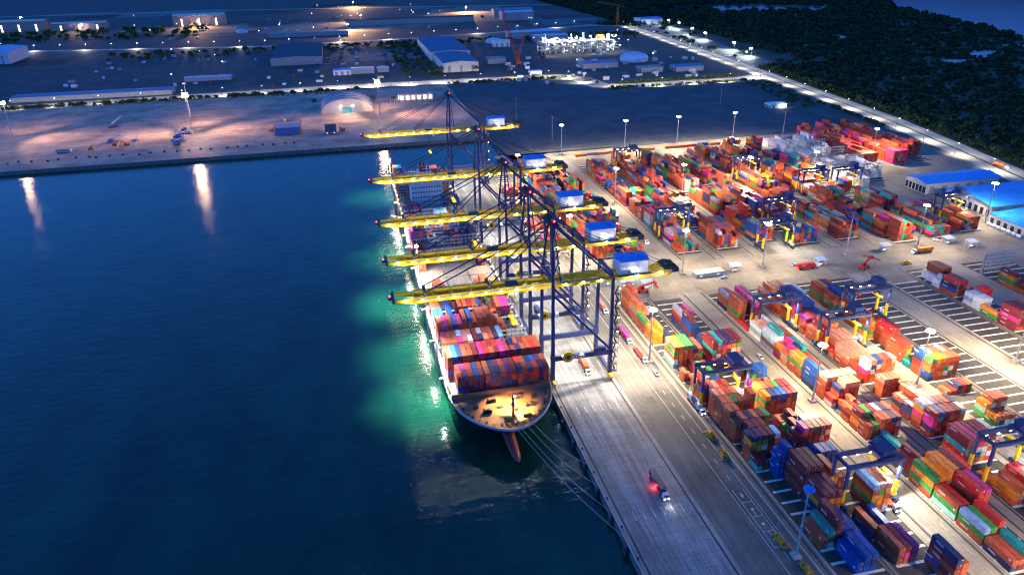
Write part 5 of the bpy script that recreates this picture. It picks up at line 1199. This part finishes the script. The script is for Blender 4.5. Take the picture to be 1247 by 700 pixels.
for i in range(70):
    if i < 22: x, y, rz = -440 + i * 6.2 + (12 if i > 12 else 0), 1172 + q.uniform(-2, 2), 0
    elif i < 40: x, y, rz = -30 + (i - 22) * 5, 1063, q.uniform(-.1, .1)
    elif i < 58: x, y, rz = -130 + (i % 6) * 8, 1440 + (i // 6 - 6) * 38, 1.57
    else: x, y, rz = -190 + (i - 58) * 7, 1165, .2
    o = link('parked_car', car, None, (x, y, .02), rz); o.color = (*q.choice(((.6, .6, .6), (.5, .5, .52), (.08, .08, .1), (.3, .05, .04), (.05, .1, .25))), 1)
    tag(o, ['Small car in the long line parked before the wharf road', 'Small car parked before the low cream columned building', 'Small car in the dim industrial car park', 'Small car by the hedge behind the arched hangar'][0 if i < 22 else 1 if i < 40 else 2 if i < 58 else 3], 'car', ['cars before the wharf road', 'cars before the cream building', 'cars in the industrial car park', 'cars by the hangar hedge'][0 if i < 22 else 1 if i < 40 else 2 if i < 58 else 3])
# ------------------------------------------------------------------ industrial plots beyond
IND = [('long_blue_canopy', 'Very long blue roofed canopy along the wharf road', -570, -345, 1232, 1262, 7, mat('dim_blue_roof', (.07, .17, .36), .5), GREY),
       ('twin_roof_factory', 'Blue roofed factory hall with lit entrance, closer of the joined pair', 88, 150, 1300, 1430, 16, mat('slate_blue_roof', (.05, .13, .26), .5), CREAM),
       ('twin_roof_factory', 'Blue roofed factory hall, farther of the joined pair by the industrial road', 84, 160, 1440, 1680, 17, mat('slate_blue_roof', (.05, .13, .26), .5), CREAM),
       ('dim_workshop', 'Broad dim workshop with dark roof beyond the wharf road', -214, -120, 1480, 1700, 14, mat('dark_teal_roof', (.03, .07, .11), .6), GREY),
       ('low_shed', 'Small bright blue shed beside the broad dim workshop', -100, -70, 1330, 1352, 9, BLUEROOF, WHITE), ('low_shed', 'Pair of pale sheds behind the arched hangar, larger one', -72, -30, 1335, 1360, 8, WHITE, GREY), ('low_shed', 'Small pale shed next to the larger one behind the hangar', -24, -4, 1340, 1360, 7, WHITE, GREY),
       ('site_office', 'Pale blue hut by the gap in the wharf road', 225, 245, 1225, 1240, 6, SKYROOF, WHITE), ('low_shed', 'Pale rectangular shed in the dark plot past the slim mast', -345, -270, 1345, 1365, 6, SKYROOF, GREY), ('pale_warehouse', 'Pale blue warehouse at the picture edge by the industrial road', -800, -730, 1690, 1800, 22, SKYROOF, SKYROOF),
       ('lit_terminal', 'Pinkish lit block on the far sandy plot', -540, -400, 2360, 2400, 28, CREAM, mat('pink_wall', (.4, .25, .22), .7)), ('villa_block', 'Pinkish building with tower on the far dark treeline', -1010, -880, 2380, 2420, 26, CREAM, mat('pink_wall', (.4, .25, .22), .7)), ('villa_block', 'Low pinkish building beside the towered one on the treeline', -860, -720, 2370, 2400, 18, CREAM, mat('pink_wall', (.4, .25, .22), .7)),
       ('blue_hall', 'Blue roofed hall behind the lit process plant', 300, 420, 1720, 1760, 15, SKYROOF, GREY), ('blue_hall', 'Smaller blue roofed hall beside the lit process plant', 345, 420, 1650, 1690, 13, SKYROOF, GREY), ('tank_hall', 'Pale hall on the plot beyond the industrial road', 380, 470, 2150, 2210, 22, SKYROOF, GREY), ('tank_hall', 'Dark long hall beyond the pale hall', 380, 500, 2280, 2320, 20, GREY, GREY),
       ('blue_gate_hall', 'Blue gatehouse at the far end of the terminal road', 700, 760, 1905, 1960, 14, BLUEROOF, WHITE), ('grey_workshop', 'Grey workshop on the plot inside the road bend', 330, 395, 1260, 1290, 9, mat('dim_blue_roof', (.07, .17, .36), .5), GREY), ('grey_workshop', 'Grey workshop at the plot corner by the terminal road', 470, 520, 1180, 1210, 8, mat('dim_blue_roof', (.07, .17, .36), .5), GREY),
       ('grey_workshop', 'Small grey workshop in the middle of the bend plot', 410, 450, 1190, 1215, 8, GREY, GREY), ('low_shed', 'Small shed near the red crawler crane', 180, 215, 1370, 1400, 9, GREY, GREY), ('low_shed', 'White shed under the dome tank', 240, 275, 1600, 1625, 12, WHITE, WHITE),
       ('guard_house', 'White flat guard house among lit shrubs by the terminal road', 462, 485, 868, 884, 5, WHITE, WHITE), ('low_shed', 'Long low dark canopy by the far sodium yard', -250, -60, 1960, 1985, 10, GREY, GREY), ('low_shed', 'Dark long store on the plot beyond the sodium yard', -60, 300, 2180, 2205, 14, DARK, GREY)]
for n_, lb, x0, x1, y0, y1, h, rm, wm in IND: shed(n_, lb, x0, x1, y0, y1, h, rm, wm, 'building', h * .16, 'x' if (x1 - x0) > (y1 - y0) else 'y', 3, .8, n_ in ('lit_terminal', 'villa_block'))
# domes
def dome(x, y, r_, lb):
    t = thing('dome_tank', lb, 'tank', (x, y, 0)); n = 16; mb = MB(); mb.tube((0, 0, 0), (0, 0, r_ * .25), r_, n); mb.build('wall', WHITE, t)
    mb = MB()
    for j in range(4):
        a0, a1 = j * math.pi / 8, (j + 1) * math.pi / 8
        for k in range(n):
            t0_, t1_ = 2 * math.pi * k / n, 2 * math.pi * (k + 1) / n
            f = lambda a, b_: (r_ * 1.02 * math.cos(a) * math.cos(b_), r_ * 1.02 * math.cos(a) * math.sin(b_), r_ * .25 + r_ * .35 * math.sin(a))
            mb.poly([f(a0, t0_), f(a0, t1_), f(a1, t1_), f(a1, t0_)])
    mb.build('roof', SKYROOF, t)
dome(255, 1680, 18, 'Pale dome tank near the red crawler crane'); dome(450, 1325, 26, 'Broad pale dome in the plot inside the road bend'); dome(-330, 2120, 14, 'Small pale dome by the far sodium yard')
# red crawler crane
t = thing('crawler_crane', 'Tall red lattice crawler crane beside the lit process plant', 'crane', (232, 1345, 0))
def lattice(mb, p, q_, w0, w1, n, m=0):
    p = Vector(p); q_ = Vector(q_); d = (q_ - p).normalized(); up = Vector((0, 0, 1)) if abs(d.z) < .9 else Vector((0, 1, 0)); a = d.cross(up).normalized(); b_ = a.cross(d).normalized()
    R_ = []
    for k in range(n + 1):
        f = k / n; c = p.lerp(q_, f); w_ = w0 * (1 - f) + w1 * f; R_.append([c + a * w_ * sx + b_ * w_ * sy for sx, sy in ((-1, -1), (1, -1), (1, 1), (-1, 1))])
    for k in range(n):
        for i in range(4):
            mb.bar(R_[k][i], R_[k + 1][i], w0 * .24, w0 * .24); mb.bar(R_[k][i], R_[k + 1][(i + 1) % 4], w0 * .14, w0 * .14)
mb = MB(); mb.box(-5, 5, -7, 7, 2.5, 6.5); mb.box(-4.6, -2.6, -8, 8, 0, 2.4); mb.box(2.6, 4.6, -8, 8, 0, 2.4); mb.box(-5, 5, 7, 12, 3, 8); mb.build('body', RED, t)
mb = MB(); lattice(mb, (0, -4, 6), (-32, -12, 98), 2.4, 1.6, 16); mb.build('boom', RED, t)
mb = MB(); lattice(mb, (0, 6, 7), (16, 12, 52), 1.8, 1.0, 8); mb.tube((16, 12, 52), (-32, -12, 98), .3, 4); mb.build('back_mast', RED, t)
t = thing('tower_crane', 'Orange tower crane at the end of the terminal road', 'crane', (612, 1850, 0)); mb = MB(); lattice(mb, (0, 0, 0), (0, 0, 52), 1.8, 1.8, 12); mb.build('tower', ORANGE, t); mb = MB(); lattice(mb, (14, 0, 53), (-58, -20, 66), 1.6, 1.2, 14); mb.build('jib', ORANGE, t)
# lit process plant
def plant():
    t = thing('process_plant', 'Brightly lit process plant of steel decks, columns and pipes', 'industrial plant', (390, 1470, 0)); q = random.Random(8)
    for k in range(9):
        mb = MB(); x = -78 + k * 17
        for a in (-6, 6):
            for b_ in (-16, 16): mb.box(x + a - .5, x + a + .5, b_ - .5, b_ + .5, 0, 22)
        for z in (6, 12, 18, 22): mb.box(x - 7, x + 7, -17, 17, z, z + .5)
        mb.build('steel_deck', STEEL, t)
    for k in range(12):
        mb = MB(); x = -74 + k * 13.4; y = q.uniform(-12, 12); h = q.uniform(18, 40); r_ = q.uniform(1.5, 3.5); mb.tube((x, y, 0), (x, y, h), r_, 10); mb.build('column', WHITE, t)
    mb = MB()
    for k in range(6): mb.tube((-80, -14 + k * 4, 7 + k % 3 * 5), (80, -14 + k * 4, 7 + k % 3 * 5), .8, 6)
    mb.build('pipe', STEEL, t)['kind'] = 'stuff'
    mb = MB()
    for k in range(190):
        x, y, z = q.uniform(-84, 82), q.uniform(-18, 18), q.choice((5.4, 11.4, 17.4, 23, 28)); mb.box(x - .4, x + .4, y - .4, y + .4, z, z + .6)
    mb.build('deck_lamp', L_SMALL, t)['kind'] = 'stuff'
    mb = MB(); mb.box(40, 56, 10, 16, 22.5, 30); mb.build('lit_tarpaulin', ORANGE, t)
    for x in (-60, -20, 20, 60): lamp('plant_light', (390 + x, 1462, 36), 25000 * KP, (1, .95, .85), (390 + x, 1468, 0), 150, .6, 2)
    lamp('plant_work_light', (438, 1478, 40), 50000 * KP, (1, .5, .2), (438, 1482, 0), 100, .6, 2)
plant()
# street lamps
def lamp_post_mesh(h=11):
    mb = MB(); mb.tube((0, 0, 0), (0, 0, h), .22, 6, 0, .12); mb.bar((0, 0, h), (2.4, 0, h + .3), .14, .14); mb.box(1.6, 3.0, -.45, .45, h + .15, h + .6, 1); return mb
sl = lamp_post_mesh().mesh('street_lamp', [STEEL, L_STREET])
sh_ = MB(); sh_.tube((0, 0, 0), (0, 0, 13), .22, 6, 0, .12); sh_.bar((0, 0, 13), (2.6, 0, 13.3), .14, .14); sh_.box(1.8, 3.2, -.4, .4, 13.2, 13.55); sh_.box(1.9, 3.1, -.3, .3, 13.1, 13.19, 1); sh_ = sh_.mesh('street_lamp', [STEEL, L_SMALL])
sb = lamp_post_mesh(14); sb.box(.4, 4.2, -1.6, 1.6, 13.6, 15.4, 1); sb = sb.mesh('street_lamp', [STEEL, L_WHITE])
def post(me, x, y, lb, grp, rz=0): return tag(link('street_lamp', me, None, (x, y, 0), rz), lb, 'street lamp', grp)
def along(line, n, off=0):
    P_ = [Vector(p) for p in line]; ds = [(b_ - a).length for a, b_ in zip(P_, P_[1:])]; tot = sum(ds); out = []
    for k in range(n):
        d = (k + .5) * tot / n
        for a, b_, l_ in zip(P_, P_[1:], ds):
            if d <= l_: p = a.lerp(b_, d / l_); nn_ = (b_ - a).normalized(); out.append((p.x - nn_.y * off, p.y + nn_.x * off)); break
            d -= l_
    return out
for i, (x, y) in enumerate(along([(-900, 1918), (-253, 1796), (83, 1830), (293, 1875), (560, 1950)], 26, 15)):
    post(sl, x, y, 'Small white street lamp on the industrial road', 'lamps of the industrial road')
    if i % 2 == 0: lamp('street_light', (x, y - 6, 11), 12000 * KP, (1, .93, .78), (x, y - 14, 0), 150, .6, .6)
for i, (x, y) in enumerate(along(nroad, 40, -19)):
    lamp('street_light', (x, y + 6, 13), (14000 if x < -100 else 30000) * KP, (1, .86, .66), (x, y + 14, 0), 155, .6, .6)
    post(sh_, x, y, 'Small street lamp beside the pale wharf road', 'lamps of the wharf road')
for i, (x, y) in enumerate(along(eroad[1:-1], 24, 19)):
    post(sh_, x, y, 'Small street lamp along the terminal road verge', 'lamps of the terminal road')
    lamp('street_light', (x + 6, y, 14), 13000 * KP, (1, .9, .7), (x + 14, y, 0), 155, .6, .6)
for i, (x, y) in enumerate(((757, 1856), (756, 1790), (730, 1661), (714, 1562), (691, 1390), (680, 1304))):
    post(sb, x, y, ['Bright lamp at the far end of the service strip by the scrub', 'Second bright lamp along the service strip from its far end', 'Third bright lamp along the service strip from its far end', 'Fourth bright lamp along the service strip from its far end', 'Bright lamp among lit shrubs, fifth along the service strip', 'Bright lamp among lit shrubs at the near end of the service strip'][i], 'bright lamps of the service strip', R(180))
    lamp('strip_light', (x - 4, y, 14), 90000 * KP, (.9, 1, .92), (x - 14, y, 0), 160, .6, 1)
q = random.Random(77)
for i in range(40):
    x, y = q.choice(((q.uniform(-900, 250), q.uniform(1960, 2700)), (q.uniform(-500, 60), q.uniform(1260, 1760)), (q.uniform(160, 620), q.uniform(1230, 1800)), (q.uniform(-300, 500), q.uniform(2000, 2850))))
    post(sl, x, y, 'Tiny white lamp scattered over the dark industrial plots', 'scattered plot lamps', q.uniform(0, 6))
for x, y, pw, r_ in ((-15, 2330, 1900000, 8), (-60, 2080, 900000, 6), (-470, 2330, 800000, 6), (-20, 2900, 1800000, 8), (330, 2500, 1500000, 8), (-1050, 2700, 400000, 5), (-780, 2350, 240000, 4), (-1180, 2100, 260000, 5)):
    post(sb, x, y, {-15: 'Sodium yard lamp in the middle of the glowing far yard', -60: 'Sodium yard lamp at the near side of the glowing far yard', -470: 'Sodium lamp by the pinkish lit block', -20: 'Sodium lamp above the roof of the far glowing yard', 330: 'Sodium lamp over the far flooded field', -1050: 'Lone white pink lamp far beyond the dark trees', -780: 'Lamp before the towered pinkish building', -1180: 'Lamp at the picture edge settlement'}[x], 'far sodium lamps')
    lamp('far_sodium', (x, y - 20, 34), pw * .3 * KP, (1, .55, .25), (x, y - 40, 0), 165, .5, r_)
blob('sandy_yard', -15, 2180, 210, 170, .01, mat('sandy_ground', (.22, .17, .12), .8, var=.4, scale=.03), 4); blob('sandy_yard', -470, 2260, 170, 110, .01, MATS['sandy_ground'], 5); blob('flooded_field', 330, 2460, 150, 210, .01, MATS['sandy_ground'], 6)
# plot patches: paler yards and darker fields between the halls
q = random.Random(12)
for i in range(46):
    x, y = q.uniform(-1100, 640), q.uniform(1235, 3000); a, c = q.uniform(30, 120), q.uniform(12, 50) * (1 + (y - 1200) / 900)
    if abs(y - 1880) < 70 + c: continue
    k = q.uniform(.5, 2.2); sheet('yard_patch', [(x - a, y - c), (x + a, y - c + q.uniform(-8, 8)), (x + a * q.uniform(.7, 1.1), y + c), (x - a * q.uniform(.7, 1.1), y + c + q.uniform(-8, 8))], .002 + .0001 * i, mat('patch_%d' % (i % 5), [(.030, .036, .040), (.09, .10, .10), (.05, .045, .05), (.12, .13, .14), (.018, .024, .020)][i % 5], .8, var=.5, scale=.05))
# clutter of stores and equipment on the plots: crates of many sizes, one thing each
for i in range(150):
    zone = q.random()
    if zone < .4: x, y = q.uniform(-560, 40), q.uniform(1250, 1760)
    elif zone < .8: x, y = q.uniform(170, 560), q.uniform(1125, 1420)
    else: x, y = q.uniform(-500, 560), q.uniform(1960, 2500)
    w_, d_, h = q.uniform(3, 11), q.uniform(3, 8), q.uniform(2, 5)
    mb = MB(); mb.box(-w_ / 2, w_ / 2, -d_ / 2, d_ / 2, 0, h); mb.box(-w_ / 2 - .2, w_ / 2 + .2, -d_ / 2 - .2, d_ / 2 + .2, h + .01, h + .25)
    tag(mb.build('site_store', q.choice((GREY, WHITE, SKYROOF, DARK, STEEL, CREAM)), None, (x, y, 0), q.uniform(-.3, .3)), 'Small dim store box among the clutter of the dark industrial plots', 'store box', 'store boxes on the industrial plots')
# ------------------------------------------------------------------ vegetation
def leaf_mat(name, c1, c2):
    m = bpy.data.materials.new(name); m.use_nodes = True; nt = m.node_tree; b = nt.nodes['Principled BSDF']; L = nt.links.new
    b.inputs['Roughness'].default_value = .8; b.inputs['Specular IOR Level'].default_value = .15
    g = nd(nt, 'ShaderNodeNewGeometry'); n = nd(nt, 'ShaderNodeTexNoise'); n.inputs['Scale'].default_value = .22; n.inputs['Detail'].default_value = 5
    cr = nd(nt, 'ShaderNodeValToRGB'); cr.color_ramp.elements[0].position = .35; cr.color_ramp.elements[1].position = .68
    cr.color_ramp.elements[0].color = (*c1, 1); cr.color_ramp.elements[1].color = (*c2, 1)
    L(g.outputs['Position'], n.inputs[0]); L(n.outputs[0], cr.inputs[0]); L(cr.outputs[0], b.inputs['Base Color']); return m
LEAF = leaf_mat('mangrove_leaves', (.014, .030, .014), (.036, .060, .024)); LEAF2 = leaf_mat('shrub_leaves', (.03, .06, .016), (.09, .13, .035))
BARK = mat('bark', (.07, .05, .035), .9, var=.3)
ICO_V = None
def crowns(name, pts, m, label, cat, seed=1, leafy=3):
    """each crown is a few clumps of tilted leaf facets around a ragged centre"""
    rs = np.random.RandomState(seed); V = []; F = []; n0 = 0
    P_ = np.array(pts)   # x, y, r, h
    K = leafy
    for k in range(K * 9):
        th = rs.uniform(0, 2 * np.pi, len(P_)); ph = np.arccos(rs.uniform(-.1, 1, len(P_))); rr_ = rs.uniform(.55, 1.05, len(P_))
        c = np.stack([P_[:, 0] + P_[:, 2] * rr_ * np.sin(ph) * np.cos(th), P_[:, 1] + P_[:, 2] * rr_ * np.sin(ph) * np.sin(th), P_[:, 3] * (.35 + .62 * rr_ * np.cos(ph))], 1)
        s_ = P_[:, 2:3] * rs.uniform(.32, .62, (len(P_), 1))
        a = rs.normal(size=(len(P_), 3)); a /= np.linalg.norm(a, axis=1, keepdims=True); b_ = rs.normal(size=(len(P_), 3)); b_ -= (a * b_).sum(1, keepdims=True) * a; b_ /= np.linalg.norm(b_, axis=1, keepdims=True)
        q4 = np.stack([c - a * s_, c - b_ * s_ * .7, c + a * s_, c + b_ * s_ * .7], 1).reshape(-1, 3)
        V.append(q4); F.append(np.arange(n0, n0 + len(q4)).reshape(-1, 4)); n0 += len(q4)
    V = np.concatenate(V); V[:, 2] = np.maximum(V[:, 2], .02); F = np.concatenate(F)
    me = bpy.data.meshes.new(name); me.vertices.add(len(V)); me.vertices.foreach_set('co', V.ravel().astype(np.float32))
    me.loops.add(F.size); me.loops.foreach_set('vertex_index', F.ravel().astype(np.int32)); me.polygons.add(len(F))
    me.polygons.foreach_set('loop_start', np.arange(0, F.size, 4, dtype=np.int32)); me.polygons.foreach_set('loop_total', np.full(len(F), 4, dtype=np.int32)); me.materials.append(m); me.update(calc_edges=True)
    return tag(link(name, me), label, cat, None, 'stuff')
q = random.Random(3); pts = []
def road_x(y):
    for (xa, ya), (xb, yb) in zip(eroad, eroad[1:]):
        if ya <= y <= yb: return xa + (xb - xa) * (y - ya) / (yb - ya)
    return 470 if y < 300 else 655
def in_lake(x, y):
    ins = False
    for (xa, ya), (xb, yb) in zip(LAKE1, LAKE1[1:] + LAKE1[:1]):
        if (ya > y) != (yb > y) and x < (xb - xa) * (y - ya) / (yb - ya) + xa: ins = not ins
    if ins: return True
    for cx, cy, rx, ry, rz in ((1190, 2270, 300, 135, R(-25)), (1010, 2340, 120, 66, R(-25)), (990, 1130, 30, 22, 0), (1090, 1190, 50, 20, .4), (1180, 1060, 40, 13, .8), (1010, 1500, 50, 11, 1.2)):
        dx, dy = x - cx, y - cy; u, v = dx * math.cos(rz) + dy * math.sin(rz), -dx * math.sin(rz) + dy * math.cos(rz)
        if (u / rx) ** 2 + (v / ry) ** 2 < 1: return True
    return False
for i in range(21000):
    y = 330 + 2600 * q.random() ** 1.25; x = road_x(y) + 26 + (1900 * q.random() ** 1.6)
    if 1180 < y < 1900 and x < road_x(y) + 140 and not q.random() < .03: continue
    if in_lake(x, y): continue
    k = 1 + max(0, (y - 900)) / 1500; r_ = q.choice((q.uniform(1.6, 3.4), q.uniform(2.6, 6.4))) * k; pts.append((x, y, r_ * 1.15, r_ * q.uniform(.8, 1.15)))
crowns('mangrove_forest', pts, LEAF, 'dark low mangrove scrub covering the land beyond the terminal road', 'scrub')
pts = []
for i in range(520):   # hedges and verges
    z = q.random()
    if z < .25: x, y = q.uniform(310, 540), 1068 + q.uniform(-6, 5)
    elif z < .5: x = q.uniform(80, 292); y = 1186 + q.uniform(-5, 5)
    elif z < .75: y = q.uniform(740, 1060); x = road_x(y) - 26 - q.uniform(0, 40) * (y > 860)
    else: x, y = q.uniform(345, 545), 1112 + q.uniform(-6, 6)
    r_ = q.uniform(1.4, 3.4); pts.append((x, y, r_, r_ * 1.2))
for i in range(420):
    z = q.random(); x, y = (q.uniform(-560, -60), 1180 + q.uniform(-4, 3)) if z < .3 else ((q.uniform(-1400, -420), q.uniform(2060, 2330)) if z < .7 else (q.uniform(20, 80), q.uniform(1290, 1760)))
    r_ = q.uniform(2, 4) * (2.4 if y > 2000 else 1.2); pts.append((x, y, r_, r_ * 1.2))
for i in range(260): pts.append((q.uniform(-560, 620), 1740 + q.uniform(-30, 20) - (60 if q.random() < .2 else 0), q.uniform(3, 6), q.uniform(4, 8)))
crowns('roadside_shrubbery', pts, LEAF2, 'green hedges and shrub strips along the roads and lot edges', 'shrubs', 5)
def tree(x, y, h, lb):
    t = thing('tree', lb, 'tree', (x, y, 0)); mb = MB(); mb.tube((0, 0, 0), (.2, 0, h * .5), h * .035, 7, 0, h * .02)
    for k in range(4): a = k * 1.7; mb.tube((.2 * k / 4, 0, h * (.3 + .05 * k)), (math.cos(a) * h * .22, math.sin(a) * h * .22, h * (.55 + .05 * k)), h * .016, 5, 0, h * .006)
    mb.build('trunk', BARK, t)
    qq = random.Random(int(x * 7 + y)); mb = MB()
    for k in range(260):
        th, ph, rr_ = qq.uniform(0, 6.28), math.acos(qq.uniform(-.5, 1)), qq.uniform(.4, 1) ** .6; lobe = 1 + .25 * math.sin(3 * th + x)
        c = Vector((h * .36 * lobe * rr_ * math.sin(ph) * math.cos(th), h * .36 * lobe * rr_ * math.sin(ph) * math.sin(th), h * .66 + h * .32 * rr_ * math.cos(ph)))
        a = Vector((qq.gauss(0, 1), qq.gauss(0, 1), qq.gauss(0, 1))).normalized(); b_ = a.orthogonal().normalized(); s_ = h * qq.uniform(.035, .075)
        mb.poly([c - a * s_, c - b_ * s_ * .7, c + a * s_, c + b_ * s_ * .7])
    mb.build('crown', LEAF2, t)
for i, (x, y, h, lb) in enumerate(((82, 1285, 14, 'Tree at the near corner of the joined blue factory halls'), (142, 1282, 13, 'Tree before the lit entrance of the blue factory hall'), (74, 1320, 12, 'Tree along the side of the closer blue factory hall'), (-128, 1075, 10, 'Tree behind the arched hangar, nearer the blue sheds'), (-45, 1072, 11, 'Tree behind the arched hangar by the sodium flood'), (-18, 1064, 9, 'Tree between the sodium flood and the cream building'),
                             (468, 895, 7, 'Lit tree behind the white guard house'), (490, 872, 6, 'Lit tree beside the white guard house, road side'), (300, 1100, 8, 'Tree in the elbow of the wharf road bend'), (535, 1118, 9, 'Tree at the junction of the two pale roads'), (515, 1122, 8, 'Second tree from the junction of the two pale roads'), (672, 1310, 10, 'Lit tree at the near end of the service strip'))):
    tree(x, y, h, lb)
lamp('guard_house_light', (478, 864, 5.5), 5000 * KP, (.9, 1, .6), (480, 872, 2), 160, .6, .4)
# lamp posts not lit on the empty lot
for x, y, lb in ((140, 790, 'Thin unlit pole on the empty lot near the basin corner'), (408, 905, 'Thin unlit pole on the empty lot near the hedge'), (398, 735, 'Thin unlit pole at the empty lot edge by the reefer racks'), (125, 905, 'Thin unlit pole deep in the empty lot')):
    mb = MB(); mb.tube((0, 0, 0), (0, 0, 26), .3, 8, 0, .16); mb.box(-1, 1, -.3, .3, 26, 26.6); tag(mb.build('lamp_pole', STEEL, None, (x, y, 0)), lb, 'lamp pole', 'unlit poles of the empty lot')
